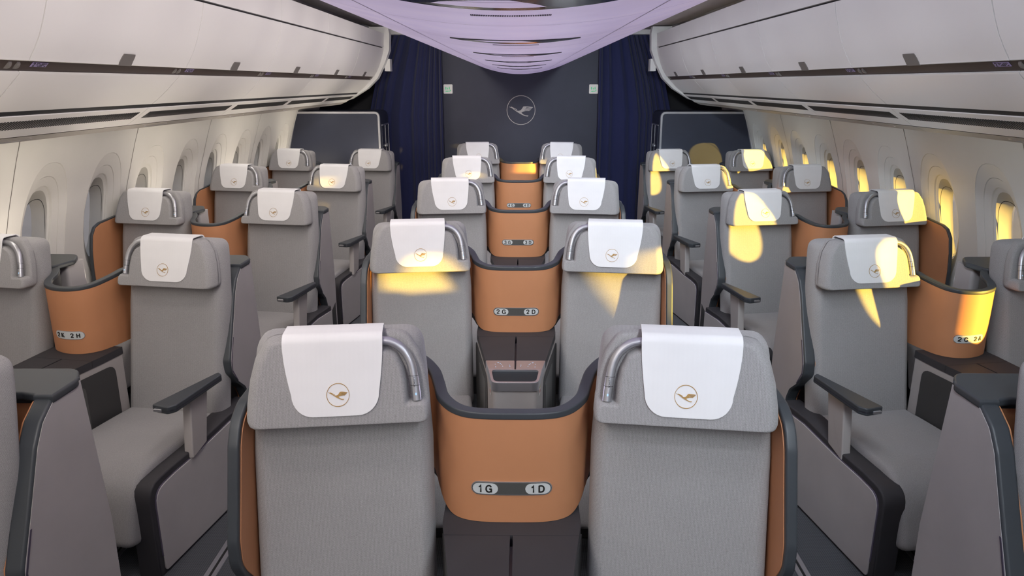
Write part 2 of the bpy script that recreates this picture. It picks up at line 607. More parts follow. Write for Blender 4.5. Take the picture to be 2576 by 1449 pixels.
def make_seat(name, label, hw, lamp, arm, dz, group):
    """lamp: side of the reading light (+1 right in the picture), arm: side of the aisle armrest, 0 = none"""
    t = thing(name, label, 'seat', group=group)
    zb = ZB + dz
    cz = 0.455 + dz

    def head(u, z, d):
        return (u, d + 0.277 * z, zb + z)

    def back(u, z, d):
        return (u, 0.078 + d + 0.2055 * (z - zb), z)
    # seat base
    mb = MB()
    mb.extrude(rrect(-hw + 0.04, hw - 0.04, -0.42, 0.08, 0.03), lambda p, q, d: (p, q, d), 0.0, cz - 0.10, 0.01)
    obj('seat_base', mb, M['dark'], t)
    # backrest
    o = rpoly([(-hw - 0.002, cz - 0.06, 0.03), (hw + 0.002, cz - 0.06, 0.03), (hw + 0.004, zb - 0.1, 0.05), (hw - 0.008, zb + 0.1, 0.05),
               (hw - 0.018, zb + 0.206, 0.055), (-hw + 0.018, zb + 0.206, 0.055), (-hw + 0.008, zb + 0.1, 0.05), (-hw - 0.004, zb - 0.1, 0.05)], 6)
    mb = MB()
    rings = []
    for ins, dr, d in ((0.014, 0.125, 0.0), (0.008, 0.100, 0.003), (0.003, 0.066, 0.011), (0.0, 0.032, 0.026), (0.0, 0.010, 0.044), (0.0, 0.0, 0.062),
                       (0.0, 0.0, 0.088), (0.004, 0.0, 0.100), (0.010, 0.0, 0.108), (0.018, 0.0, 0.112)):
        rings.append([back(u * (1 - dr * min(1, abs(u) / 0.2)), z, d) for u, z in inset(o, ins)])
    mb.rings(rings)
    obj('backrest', mb, M['fabric'], t)
    # cushion with its leg rest
    top = cr([(-0.02, cz + 0.0), (-0.20, cz + 0.008), (-0.42, cz + 0.012), (-0.55, cz + 0.004), (-0.625, cz - 0.025), (-0.668, cz - 0.075),
              (-0.695, cz - 0.15), (-0.722, cz - 0.255)], 5)
    th = 0.10
    sec = rrect(-hw + 0.012, hw - 0.012, -th, 0.0, 0.03, 5)
    rings = []
    for i, p in enumerate(top):
        d = (top[min(i + 1, len(top) - 1)] - top[max(i - 1, 0)]).normalized()
        nrm = Vector((d.y, -d.x)) * -1
        if nrm.y < 0 and i < 5:
            nrm = -nrm
        nrm = Vector((-abs(nrm.x) if i > 5 else nrm.x, abs(nrm.y)))
        rings.append([(u, p.x + nrm.x * w, p.y + nrm.y * w) for u, w in sec])
    # round off the lower end
    p, d = top[-1], (top[-1] - top[-2]).normalized()
    nrm = Vector((-abs(d.y), abs(d.x)))
    for k in (1, 2, 3):
        a = k / 3 * math.pi / 2
        ins = 0.03 * (1 - math.cos(a))
        s2 = rrect(-hw + 0.012 + ins, hw - 0.012 - ins, -th + ins, -ins, 0.03 - ins * 0.5, 5)
        pp = p + d * 0.03 * math.sin(a)
        rings.append([(u, pp.x + nrm.x * w, pp.y + nrm.y * w) for u, w in s2])
    mb = MB()
    mb.rings(rings)
    obj('seat_cushion', mb, M['fabric'], t)
    # headrest: full plate behind, notched pad in front
    k = hw / 0.25
    S = lambda pts: [(u * k * lamp, z, *r) for u, z, *r in pts]
    full = rpoly(S([(-0.25, 0.0, 0.02), (0.25, 0.0, 0.02), (0.247, 0.05, 0.02), (0.238, 0.11, 0.04), (0.222, 0.165, 0.04), (0.188, 0.216, 0.045),
                    (0.05, 0.226, 0.05), (-0.05, 0.226, 0.05), (-0.188, 0.216, 0.045), (-0.222, 0.165, 0.04), (-0.238, 0.11, 0.04), (-0.247, 0.05, 0.02)]), 5)
    pad = rpoly(S([(-0.25, 0.0, 0.02), (0.25, 0.0, 0.02), (0.248, 0.054, 0.024), (0.190, 0.050, 0.006), (0.188, 0.095, 0.03), (0.180, 0.137, 0.03),
                   (0.163, 0.170, 0.03), (0.13, 0.188, 0.03), (0.085, 0.190, 0.004), (0.085, 0.2245, 0.024),
                   (-0.05, 0.226, 0.05), (-0.188, 0.216, 0.045), (-0.222, 0.165, 0.04), (-0.238, 0.11, 0.04), (-0.247, 0.05, 0.02)]), 5)
    mb = MB()
    mb.extrude(full, head, 0.042, 0.092, 0.022, 5, 0.012)
    rings = []
    for ins, dr, d in ((0.0085, 0.115, 0.0), (0.0045, 0.095, 0.0015), (0.0015, 0.070, 0.006), (0.0, 0.042, 0.015), (0.0, 0.018, 0.029), (0.0, 0.0, 0.047), (0.0, 0.0, 0.060)):
        rings.append([head(u * (1 - dr * (0.35 if u * lamp > 0 else 1.0) * min(1, abs(u) / 0.2)), z, d) for u, z in inset(pad, ins)])
    mb.rings(rings)
    obj('headrest', mb, M['fabric'], t)
    # reading light
    lp = cr([(0.07, 0.206), (0.12, 0.206), (0.152, 0.200), (0.180, 0.180), (0.198, 0.150), (0.206, 0.115), (0.210, 0.085), (0.213, 0.052)], 5)
    mb = MB()
    mb.tube([head(p.x * k * lamp, p.y, 0.020) for p in lp], 0.0118, 16)
    la = obj('reading_light', mb, M['lamp'], t)
    mb = MB()
    for i in (29, 25):
        a, b_ = head(lp[i].x * k * lamp, lp[i].y, 0.020), head(lp[i].x * k * lamp, lp[i].y - 0.0012, 0.020)
        mb.tube([a, b_], 0.0122, 16)
    obj('light_joint', mb, M['dark'], la)
    v, f = text_geo('SCHOTT', 0.0062)
    mb = MB()
    q = lp[27]
    solid_flat(mb, [(-y, x) for x, y in v], f, lambda a, c, d: head(q.x * k * lamp + a, q.y + c, d), 0.0082, 0.0074)
    dots = [(math.cos(i * math.pi / 4) * 0.0022, math.sin(i * math.pi / 4) * 0.0034) for i in range(8)]
    q2 = lp[32]
    mb2 = MB()
    solid_flat(mb2, dots, [tuple(range(8))], lambda a, c, d: head(q2.x * k * lamp + a, q2.y + c, d), 0.0082, 0.0074)
    obj('lettering', mb, M['black'], la)
    obj('touch_icon', mb2, M['icon'], la)
    # white cloth over the headrest
    u0, u1 = -0.141 * k, 0.125 * k
    prof = []       # (z, depth, left, right)
    zb_, r = 0.030, 0.055
    for i in range(9):
        a = i / 8 * math.pi / 2
        z = zb_ + r * (1 - math.cos(a))
        ins = r * (1 - math.sin(a))
        prof.append((z, -0.004, u0 + 0.020 + ins, u1 - 0.012 - ins))
    for i in range(1, 9):
        tt = i / 8
        z = zb_ + r + (0.212 - zb_ - r) * tt
        e = (1 - tt) ** 1.6
        prof.append((z, -0.004, u0 + 0.020 * e, u1 - 0.012 * e))
    for i in range(1, 7):
        a = i / 6 * math.pi / 2
        prof.append((0.212 + 0.020 * math.sin(a), -0.004 + 0.020 * (1 - math.cos(a)), u0, u1))
    prof.append((0.232, 0.045, u0, u1))
    prof.append((0.232, 0.080, u0, u1))
    prof.append((0.222, 0.097, u0, u1))
    prof.append((0.17, 0.100, u0, u1))
    nc = 14
    mb = MB()
    outer, inner = [], []
    for j, (z, d, a, b_) in enumerate(prof):
        for i in range(nc + 1):
            u = a + (b_ - a) * i / nc
            wav = 0.0006 * math.sin(u * 160) if j > 4 else 0.0
            outer.append(head(u * lamp, z, d + wav))
            inner.append(head(u * lamp, z - (0.003 if d > 0.01 and z > 0.2 else 0), d + (0.003 if d < 0.08 else -0.003)))
    n1 = nc + 1
    no = len(outer)
    fs = []
    for j in range(len(prof) - 1):
        for i in range(nc):
            a = j * n1 + i
            fs.append((a, a + 1, a + n1 + 1, a + n1))
            fs.append((no + a, no + a + n1, no + a + n1 + 1, no + a + 1))
    loop = [i for i in range(n1)] + [j * n1 + nc for j in range(1, len(prof))] + \
           [(len(prof) - 1) * n1 + i for i in range(nc - 1, -1, -1)] + [j * n1 for j in range(len(prof) - 2, 0, -1)]
    for i in range(len(loop)):
        a, b_ = loop[i], loop[(i + 1) % len(loop)]
        fs.append((a, b_, no + b_, no + a))
    mb.add(outer + inner, fs)
    cv = obj('headrest_cover', mb, M['cover'], t, 60)
    v, f = emblem_geo(0.0292, 0.022)
    mb = MB()
    solid_flat(mb, v, f, lambda a, c, d: head(a + 0.003 * lamp, 0.083 + c, d), -0.0054, -0.0036)
    obj('emblem', mb, M['gold'], cv, 0)
    # aisle armrest
    if arm:
        az = 0.712 + dz
        pl = [(0.248, -0.502, 0.010), (0.328, -0.516, 0.02), (0.350, -0.486, 0.015), (0.352, -0.150, 0.012), (0.322, -0.125, 0.012)]
        pl = [(u * arm, v, r_) for u, v, r_ in pl]
        mb = MB()
        mb.extrude(rpoly(pl, 5), lambda p, q, d: (p, q, d + 0.004 * (q + 0.5)), az - 0.034, az, 0.006)
        ar = obj('armrest', mb, M['rim'], t)
        mb = MB()
        mb.extrude(inset(rpoly(pl, 5), -0.0015), lambda p, q, d: (p, q, d + 0.004 * (q + 0.5)), az - 0.021, az - 0.017)
        obj('trim_line', mb, M['violet'], ar)
        mb = MB()
        xs = sorted((0.262 * arm, 0.300 * arm))
        mb.extrude(rrect(xs[0], xs[1], az - 0.027, az - 0.013, 0.004), lambda p, q, d: (p, d, q), -0.516, -0.500, 0.0, 3, 0.003)
        obj('recline_button', mb, M['silver'], ar)
        mb = MB()
        pb = (0.405, 0.435) if dz == 0 else (0.0, 0.0)      # the centre seats' post reaches the floor
        side = rpoly([(-0.385, pb[0], 0.008), (-0.272, pb[1], 0.008), (-0.222, az - 0.032, 0.01), (-0.350, az - 0.032, 0.01)], 3)
        mb.extrude(side, lambda p, q, d: (d * arm, p, q), 0.281, 0.323, 0.006)
        obj('armrest_post', mb, M['lightgrey'], t)
    return t


# ------------------------------------------------------------------ shells, consoles
def letter_plate(parent, path, sc_, zc, sx, w, h, words, two, scale=1.0):
    """number plate laid on a curved panel"""
    def on(p, q, d):
        return path.on(sc_ + sx * p, d + 0.012, zc + q)
    mb = MB()

    def pill(w_, h_, cx=0.0):
        n = 14
        xs = [-w_ / 2 + h_ / 2 + (w_ - h_) * i / n for i in range(n + 1)]
        pts = [(cx + x, -h_ / 2) for x in xs]
        for k in range(1, 8):
            a = -math.pi / 2 + math.pi * k / 8
            pts.append((cx + w_ / 2 - h_ / 2 + math.cos(a) * h_ / 2, math.sin(a) * h_ / 2))
        pts += [(cx + x, h_ / 2) for x in reversed(xs)]
        for k in range(1, 8):
            a = math.pi / 2 + math.pi * k / 8
            pts.append((cx - w_ / 2 + h_ / 2 + math.cos(a) * h_ / 2, math.sin(a) * h_ / 2))
        return pts

    def slab(pts, d0, d1):
        m = MB()
        # strips between lower and upper edge keep the plate bent with the panel
        n = len(pts)
        m.rings([[on(p, q, d0) for p, q in pts], [on(p, q, d1) for p, q in pts]], True, False, False)
        low = [p for p in pts if p[1] <= 1e-9]
        return m
    # plate as grid strips
    def bent(pts, d0, d1):
        m = MB()
        n = len(pts)
        half = n // 2
        a = pts[:half + 4]
        xs = sorted(set(round(p[0], 5) for p in pts))
        rows = []
        for x in xs:
            ys = [q for p, q in pts if abs(p - x) < 1e-4]
            rows.append((x, min(ys), max(ys)))
        front, backv = [], []
        for x, y0, y1 in rows:
            front += [on(x, y0, d1), on(x, y1, d1)]
            backv += [on(x, y0, d0), on(x, y1, d0)]
        k = len(front)
        fs = []
        for i in range(len(rows) - 1):
            j = 2 * i
            fs.append((j, j + 2, j + 3, j + 1))
            fs.append((k + j, k + j + 1, k + j + 3, k + j + 2))
            fs.append((j, k + j, k + j + 2, j + 2))
            fs.append((j + 1, j + 3, k + j + 3, k + j + 1))
        m.add(front + backv, fs)
        return m
    rimo = obj('number_plate', bent(pill(w, h), 0.0, 0.0025), M['silver'], parent)
    obj('plate_face', bent(pill(w - 0.004, h - 0.004), 0.002, 0.0032), M['pill'] if two else M['pill_light'], rimo)
    mt = MB()
    for sgn, word in zip((-1, 1), words):
        if two:
            cx = sgn * (w / 2 - 0.0375)
            obj('light_tab', bent(pill(0.066, h - 0.009, cx), 0.003, 0.0046), M['pill_light'], rimo)
            size = 0.0212
        else:
            cx = sgn * w * 0.245
            size = 0.0205
        v, f = bold_geo(word, size)
        solid_flat(mt, [(x + cx, y) for x, y in v], f, on, 0.0034 if not two else 0.0046, 0.0056)
    obj('lettering', mt, M['black'], rimo)


def side_profile(front, zrear, yrear):
    return front + [(yrear, 0.02), (yrear, zrear)]


def centre_shell(row, y0, words, label):
    t = thing('privacy_shell', label, 'seat shell', (0, y0, 0), 0, 'orange lined shells between the centre seats')
    left = [(-0.66, 2.10, 1.19), (-0.50, 2.12, 1.19), (-0.36, 2.125, 1.185), (-0.285, 2.09, 1.18), (-0.235, 2.02, 1.168), (-0.212, 1.95, 1.155),
            (-0.192, 1.875, 1.147), (-0.150, 1.815, 1.142), (-0.095, 1.790, 1.140)]
    pts = left + [(0, 1.785, 1.140)] + [(-x, y, z) for x, y, z in reversed(left)]
    p = Path(pts)
    mid = p.s[-1] / 2

    def zb(i):
        return 0.83 + (0.0 if abs(p.p[i].x) < 0.2 else 0.0)
    # lower corners of the orange panel are rounded
    def zb2(i):
        e = abs(p.s[i] - mid)
        return 0.829 + 0.045 * max(0, min(1, (e - 0.15) / 0.09)) ** 2
    obj('orange_panel', p.wall(0.0, 0.012, zb2), M['orange'], t)
    obj('inner_liner', p.wall(-0.016, 0.0, zb), M['dark'], t)
    obj('shell_rim', p.rim(-0.019, 0.0145, -0.004, 0.016), M['rim'], t)
    letter_plate(t, p, mid, 0.934, 1, 0.214, 0.040, words, True)
    for s in (-1, 1):
        prof = [(1.98, 1.190), (1.85, 1.19), (1.775, 1.185), (1.715, 1.155), (1.685, 1.10), (1.655, 0.99), (1.618, 0.86), (1.618, 0.79),
                (1.645, 0.745), (1.70, 0.68), (1.73, 0.60), (1.73, 0.02), (2.13, 0.02), (2.13, 1.19)]
        mb = MB()
        pr = rpoly([(y, z, 0.09 if z > 0.1 else 0) for y, z in prof], 6)
        mb.extrude(pr, lambda a, c, d: (d * s, a, c), 0.694, 0.724, 0.006)
        fr = obj('aisle_wing', mb, M['rim'], t)
        mb = MB()
        mb.extrude(inset(pr, 0.014), lambda a, c, d: (d * s, a, c), 0.6915, 0.695)
        obj('wing_lining', mb, M['orange'], fr)
        mb = MB()
        mb.extrude(inset(pr, 0.012), lambda a, c, d: (d * s, a, c), 0.7225, 0.7255)
        obj('wing_panel', mb, M['grey'], fr)
        mb = MB()
        xs = sorted((0.70 * s, 0.60 * s))
        mb.box(xs[0], xs[1], 2.085, 2.13, 0.4, 1.185)
        obj('rear_corner', mb, M['rim'], t)
    return t


def outer_shell(sx, x_shift, y0, words, label, group):
    """shell of a window pair; measured on the left side, mirrored by sx"""
    t = thing('privacy_shell', label, 'seat shell', (sx * -x_shift, y0, 0), 0, group)
    pts = [(-2.80, 1.985, 1.085), (-2.60, 1.985, 1.085), (-2.43, 1.98, 1.09), (-2.345, 1.955, 1.10), (-2.288, 1.91, 1.098), (-2.252, 1.84, 1.087),
           (-2.238, 1.77, 1.075), (-2.200, 1.705, 1.069), (-2.125, 1.660, 1.067), (-2.050, 1.655, 1.068), (-1.998, 1.690, 1.072), (-1.970, 1.755, 1.080),
           (-1.950, 1.83, 1.090), (-1.938, 1.905, 1.098), (-1.90, 1.965, 1.095), (-1.80, 1.99, 1.085), (-1.60, 1.992, 1.085), (-1.44, 1.992, 1.085)]
    p = Path(pts, sx)

    def zb(i):
        return 0.757 if -2.27 < p.p[i].x < -1.95 else 0.30
    obj('orange_panel', p.wall(0.0, 0.012, 0.757), M['orange'], t)
    obj('inner_liner', p.wall(-0.016, 0.0, 0.757), M['dark'], t)
    obj('shell_rim', p.rim(-0.019, 0.0145, -0.004, 0.014), M['rim'], t)
    sp = p.nearest(-2.10, 1.655)
    letter_plate(t, p, sp, 0.850, sx, 0.142, 0.040, words, False)
    # broad caps on the back walls
    for nm, o in (('shell_cap', rpoly([(-2.84, 1.955, 0.01), (-2.41, 1.950, 0.03), (-2.345, 1.915, 0.03), (-2.290, 1.895, 0.02), (-2.262, 2.04, 0.06), (-2.32, 2.165, 0.06), (-2.84, 2.175, 0.01)], 5)),
                  ('shell_cap', rpoly([(-1.95, 1.962, 0.01), (-1.475, 1.965, 0.02), (-1.436, 1.955, 0.01), (-1.431, 1.945, 0.0), (-1.374, 1.945, 0.0), (-1.372, 2.07, 0.06), (-1.42, 2.160, 0.06), (-1.95, 2.150, 0.01)], 5))):
        mb = MB()
        mb.extrude(o, lambda a, c, d: (a * sx, c, d), 1.095, 1.122, 0.008)
        obj(nm, mb, M['rim'], t)
    # back walls
    for (x0, x1, ya, yb) in ((-2.83, -2.29, 2.01, 2.165), (-1.94, -1.44, 2.02, 2.145)):
        mb = MB()
        xs = sorted((x0 * sx, x1 * sx))
        mb.extrude(rrect(xs[0], xs[1], ya, yb, 0.02), lambda a, c, d: (a, c, d), 0.10, 1.096)
        obj('back_wall', mb, M['grey'], t)
    # aisle wing
    prof = [(2.065, 1.120), (1.945, 1.110), (1.885, 1.068), (1.845, 1.01), (1.765, 0.83), (1.705, 0.70), (1.705, 0.635), (1.770, 0.560), (1.850, 0.500), (1.890, 0.430),
            (1.860, 0.340), (1.850, 0.02), (2.13, 0.02), (2.14, 0.6), (2.095, 1.120)]
    pr = rpoly([(y, z, 0.06 if 0.3 < z < 1.09 else 0) for y, z in prof], 5)
    mb = MB()
    mb.extrude(pr, lambda a, c, d: (d * sx, a, c), -1.432, -1.378, 0.010)
    fr = obj('aisle_wing', mb, M['rim'], t)
    mb = MB()
    mb.extrude(inset(pr, 0.010), lambda a, c, d: (d * sx, a, c), -1.438, -1.431)
    obj('wing_lining', mb, M['orange'], fr)
    mb = MB()
    mb.extrude(inset(pr, 0.009), lambda a, c, d: (d * sx, a, c), -1.380, -1.3768)
    obj('wing_panel', mb, M['grey'], fr)
    mb = MB()
    mb.extrude([(1.762, 0.80), (1.769, 0.80), (1.722, 0.69), (1.722, 0.645), (1.775, 0.572), (1.768, 0.572), (1.714, 0.642), (1.714, 0.69)], lambda a, c, d: (d * sx, a, c), -1.3770, -1.3755)
    obj('trim_line', mb, M['violet'], fr)
    mb = MB()
    nic = rpoly([(1.83, 0.03, 0.0), (2.095, 0.03, 0.0), (2.095, 0.40, 0.0), (1.93, 0.36, 0.04), (1.875, 0.28, 0.05)], 4)
    mb.extrude(nic, lambda a, c, d: (d * sx, a, c), -1.3770, -1.3752)
    obj('niche_plate', mb, M['dark'], fr)  # flat dark plate gives the shade of a recessed footwell niche
    # window side wing
    prof = [(2.07, 1.11), (1.80, 1.095), (1.66, 1.088), (1.595, 1.07), (1.548, 1.02), (1.52, 0.92), (1.505, 0.80), (1.50, 0.45), (2.07, 0.45)]
    pr = rpoly([(y, z, 0.04) for y, z in prof], 4)
    mb = MB()
    mb.extrude(pr, lambda a, c, d: (d * sx, a, c), -2.838, -2.818, 0.004)
    wf = obj('window_wing', mb, M['rim'], t)
    mb = MB()
    mb.extrude(inset(pr, 0.010), lambda a, c, d: (d * sx, a, c), -2.819, -2.813)
    obj('wing_lining', mb, M['orange'], wf)
    return t


def console(label, wb_, wf_, zt, loc, rz, group, rear=0.13):
    """table between two seats; local origin under the panel above it, forward is -y"""
    t = thing('seat_console', label, 'console', loc, rz, group)
    wm = wb_ + (wf_ - wb_) * 0.62
    w2 = wb_ + (wf_ - wb_) * 0.80
    yF, yS, yT = -0.640, -0.392, -0.495
    body = rpoly([(-wb_, rear), (-wb_, -0.015), (-wm, yS), (-w2, yT), (-wf_, yF, 0.03), (wf_, yF, 0.03), (w2, yT), (wm, yS), (wb_, -0.015), (wb_, rear)], 5)
    mb = MB()
    mb.extrude(inset(body, 0.004), lambda a, c, d: (a, c, d), 0.0, zt - 0.035)
    obj('console_body', mb, M['lightgrey'], t)
    for s in (-1, 1):
        mb = MB()
        o = [(-0.004 * s, -0.072), (-0.004 * s, yS + 0.002), (-wm * s, yS + 0.002), (-(wb_ + (wm - wb_) * 0.17) * s, -0.072)]
        mb.extrude(o, lambda a, c, d: (a, c, d), zt - 0.035, zt, 0.0, 2, 0.0)
        obj('table_top', mb, M['top'], t)
        mb = MB()
        o = rpoly([(-0.003 * s, yS, 0.006), (-0.003 * s, yT + 0.001, 0.002), (-w2 * s, yT + 0.001, 0.002), (-wm * s, yS, 0.006)], 3)
        mb.extrude(o, lambda a, c, d: (a, c, d), zt - 0.036, zt + 0.003, 0.002)
        cp = obj('control_panel', mb, M['silver'], t)
        mb = MB()
        rr = random.Random(5)
        for i in range(9):
            x = -s * (0.022 + rr.random() * (w2 - 0.045))
            y = yT + 0.02 + rr.random() * 0.06
            mb.box(x - 0.0016, x + 0.0016, y - 0.0012, y + 0.0012, zt + 0.003, zt + 0.0036)
        obj('touch_icons', mb, M['icon'], cp)
    mb = MB()
    mb.extrude([(-wb_, rear), (-wb_, -0.012), (-(wb_ + (wm - wb_) * 0.165), -0.070), ((wb_ + (wm - wb_) * 0.165), -0.070), (wb_, -0.012), (wb_, rear)],
               lambda a, c, d: (a, c, d), zt - 0.035, zt)
    obj('table_top', mb, M['top'], t)
    # tray: frame with an open well
    outer = rpoly([(-w2, yT - 0.001, 0.002), (-wf_ - 0.001, yF - 0.002, 0.035), (wf_ + 0.001, yF - 0.002, 0.035), (w2, yT - 0.001, 0.002)], 6)
    inner = rpoly([(-w2 + 0.013, yT - 0.007, 0.022), (-wf_ + 0.009, yF + 0.011, 0.03), (wf_ - 0.009, yF + 0.011, 0.03), (w2 - 0.013, yT - 0.007, 0.022)], 6)
    mb = MB()
    zlo, zhi = zt - 0.034, zt + 0.004
    mb.rings([[(x, y, zlo) for x, y in outer], [(x, y, zhi - 0.002) for x, y in outer], [(x * 0.985, yF + (y - yF) * 0.985 + 0.001, zhi) for x, y in outer],
              [(x, y, zhi) for x, y in inner], [(x, y, zlo) for x, y in inner]], True, False, False)
    tr_ = obj('tray_frame', mb, M['silver'], t)
    mb = MB()
    mb.extrude(inset(inner, -0.004), lambda a, c, d: (a, c, d), zt - 0.0345, zt - 0.004)
    obj('tray_well', mb, M['screen'], tr_)
    for s in (-1, 1):
        # storage recess on either flank and a small sticker
        def fl(a, c, d):
            q = (a - (-0.015)) / (yS + 0.015)
            return (s * (wb_ + (wm - wb_) * q - 0.004 + d), a, c)
        mb = MB()
        mb.extrude(rrect(-0.43, 0.06, 0.10, zt - 0.065, 0.045), fl, 0.0, 0.003)
        sr = obj('storage_recess', mb, M['dark'], t)
        mb = MB()
        mb.extrude(rrect(-0.38, -0.13, 0.12, zt - 0.10, 0.03), fl, 0.002, 0.005)
        obj('pocket_panel', mb, M['pill'], sr)
        def fl2(a, c, d):
            q = (a - yT) / (yF - yT)
            return (s * (w2 + (wf_ - w2) * q - 0.004 + d), a, c)
        mb = MB()
        mb.extrude([(-0.59, zt - 0.075), (-0.555, zt - 0.075), (-0.555, zt - 0.022), (-0.59, zt - 0.022)], fl2, 0.001, 0.0035)
        st = obj('sticker', mb, M['white'], t)
        for mname, za, zc in (('red', 0.055, 0.067), ('yellow', 0.030, 0.045)):
            mb = MB()
            mb.extrude([(-0.583, zt - zc), (-0.562, zt - zc), (-0.562, zt - za), (-0.583, zt - za)], fl2, 0.003, 0.0042)
            obj('sticker_mark', mb, M[mname], st)
    return t


def aisle_console(label, arm, dz, loc, rz, group):
    """low box between seat and aisle"""
    t = thing('aisle_console', label, 'console', loc, rz, group)
    prof = rpoly([(-0.655, 0.0, 0.0), (-0.655, 0.422 + dz, 0.085), (-0.50, 0.434 + dz, 0.05), (-0.33, 0.438 + dz, 0.1), (-0.05, 0.462 + dz, 0.1), (0.17, 0.455 + dz, 0.0), (0.17, 0.0, 0.0)], 5)
    mb = MB()
    mb.extrude(prof, lambda a, c, d: (d * arm, a, c), 0.252, 0.352, 0.008)
    obj('console_body', mb, M['top'], t)
    pin = rpoly([(-0.628, 0.085, 0.01), (-0.628, 0.392 + dz, 0.075), (-0.49, 0.405 + dz, 0.05), (-0.33, 0.410 + dz, 0.1), (-0.05, 0.434 + dz, 0.1), (0.168, 0.427 + dz, 0.0), (0.168, 0.085, 0.0)], 5)
    mb = MB()
    mb.extrude(inset(pin, -0.006), lambda a, c, d: (d * arm, a, c), 0.350, 0.3545, 0.001)
    obj('trim_line', mb, M['violet'], t)
    mb = MB()
    mb.extrude(rpoly([(-0.622, 0.015, 0.02), (-0.622, 0.388 + dz, 0.072), (-0.488, 0.401 + dz, 0.05), (-0.33, 0.406 + dz, 0.1), (-0.05, 0.430 + dz, 0.1), (0.168, 0.423 + dz, 0.0), (0.168, 0.015, 0.0)], 5),
               lambda a, c, d: (d * arm, a, c), 0.351, 0.358, 0.002)
    obj('side_panel', mb, M['grey'], t)
    return t


PITCH_Y = 1.6
ROWS = ['front', 'second', 'third', 'fourth', 'rear']
NUM = ['1', '2', '3', '4', '5']
AC, AO = R(7.0), R(9.5)
HWC, HWO = 0.238, 0.252
seat_group_c = 'seats of the centre pairs'
seat_group_l, seat_group_r = 'seats on the left side', 'seats on the right side'
LBL = {
    'G': lambda k: f'grey seat left of orange panel marked {k+1} G in the {ROWS[k]} centre pair',
    'D': lambda k: f'grey seat right of orange panel marked {k+1} D in the {ROWS[k]} centre pair',
    'H': lambda k: f'grey seat along the left aisle with dark armrest, {ROWS[k]} row' if k else 'grey seat cut off by the left picture edge, in the front row',
    'K': lambda k: f'grey seat beside the left windows, {ROWS[k]} row',
    'C': lambda k: f'grey seat along the right aisle with dark armrest, {ROWS[k]} row' if k else 'grey seat cut off by the right picture edge, in the front row',
    'A': lambda k: f'grey seat beside the right windows, {ROWS[k]} row',
}
SPEC = {  # x, y, rot, half width, lamp, arm, dz
    'G': (-0.446, 1.720, AC, HWC, 1, -1, 0.075),
    'D': (0.446, 1.720, -AC, HWC, -1, 1, 0.075),
    'H': (-1.664, 1.715, -AO, HWO, -1, 1, 0.0),
    'K': (-2.545, 1.715, -AO, HWO, 1, 0, 0.0),
    'C': (1.676, 1.735, AO, HWO, 1, -1, 0.0),
    'A': (2.556, 1.730, AO, HWO, -1, 0, 0.0),
}
XS0 = 0.045      # the front outer row stands a little closer to the aisle
for key, (x, y, rz, hw, lamp, arm, dz) in SPEC.items():
    grp = seat_group_c if key in 'GD' else (seat_group_l if key in 'HK' else seat_group_r)
    first = None
    for k in range(5):
        if key in 'KA' and k == 0:
            continue
        xx = x + (0.015 if key == 'H' else -0.015 if key == 'C' else 0) * (k == 0)
        loc = (xx, y + PITCH_Y * k, 0)
        if first is None:
            first = make_seat('airline_seat', LBL[key](k), hw, lamp, arm, dz, grp)
            first.location, first.rotation_euler = loc, (0, 0, rz)
        else:
            dup(first, loc, rz, LBL[key](k), grp)

for k in range(5):
    y0 = PITCH_Y * k
    centre_shell(k, y0, (f'{NUM[k]} G', f'{NUM[k]} D'), f'orange shell panel with dark rim marked {NUM[k]} G and {NUM[k]} D')
    outer_shell(1, -XS0 if k == 0 else 0.0, y0, (f'{NUM[k]} K', f'{NUM[k]} H'),
                f'dark rimmed shell with orange lining around the {ROWS[k]} left pair', 'seat shells on the left side')
    outer_shell(-1, -XS0 if k == 0 else 0.0, y0, (f'{NUM[k]} C', f'{NUM[k]} A'),
                f'dark rimmed shell with orange lining around the {ROWS[k]} right pair', 'seat shells on the right side')
c0 = l0 = r0 = None
for k in range(5):
    y0 = PITCH_Y * k
    lab = f'dark topped console between seats {NUM[k]} G and {NUM[k]} D, with silver tray'
    if c0 is None:
        c0 = console(lab, 0.190, 0.094, 0.828, (0, 1.785, 0), 0, 'consoles of the centre pairs')
    else:
        dup(c0, (0, 1.785 + y0, 0), 0, lab)
    if k:
        lab = f'dark topped console between the two {ROWS[k]} row left seats'
        if l0 is None:
            l0 = console(lab, 0.162, 0.125, 0.756, (-2.098, 1.645 + y0, 0), -AO, 'consoles of the left pairs')
            r0 = console(f'dark topped console between the two {ROWS[k]} row right seats', 0.162, 0.125, 0.756, (2.098, 1.645 + y0, 0), AO, 'consoles of the right pairs')
        else:
            dup(l0, (-2.098, 1.645 + y0, 0), -AO, lab)
            dup(r0, (2.098, 1.645 + y0, 0), AO, f'dark topped console between the two {ROWS[k]} row right seats')
la0 = ra0 = None
for k in range(1, 5):
    y0 = PITCH_Y * k
    ll = f'low grey aisle console with dark top beside the {ROWS[k]} left aisle seat'
    rl = f'low grey aisle console with dark top beside the {ROWS[k]} right aisle seat'
    if la0 is None:
        la0 = aisle_console(ll, 1, 0.0, (-1.712, 1.715 + y0, 0), -AO, 'aisle consoles on the left')
        ra0 = aisle_console(rl, -1, 0.0, (1.712, 1.715 + y0, 0), AO, 'aisle consoles on the right')
    else:
        dup(la0, (-1.712, 1.715 + y0, 0), -AO, ll)
        dup(ra0, (1.712, 1.715 + y0, 0), AO, rl)

# ------------------------------------------------------------------ cabin shell
YB, YE = -3.0, 9.95        # behind the camera / end wall
WP = [(1.80, -2.600), (1.683, -2.640), (1.60, -2.672), (1.523, -2.698), (1.417, -2.733), (1.321, -2.765), (1.188, -2.803), (1.05, -2.832), (0.90, -2.852), (0.70, -2.862), (0.4, -2.855), (0.0, -2.80)]


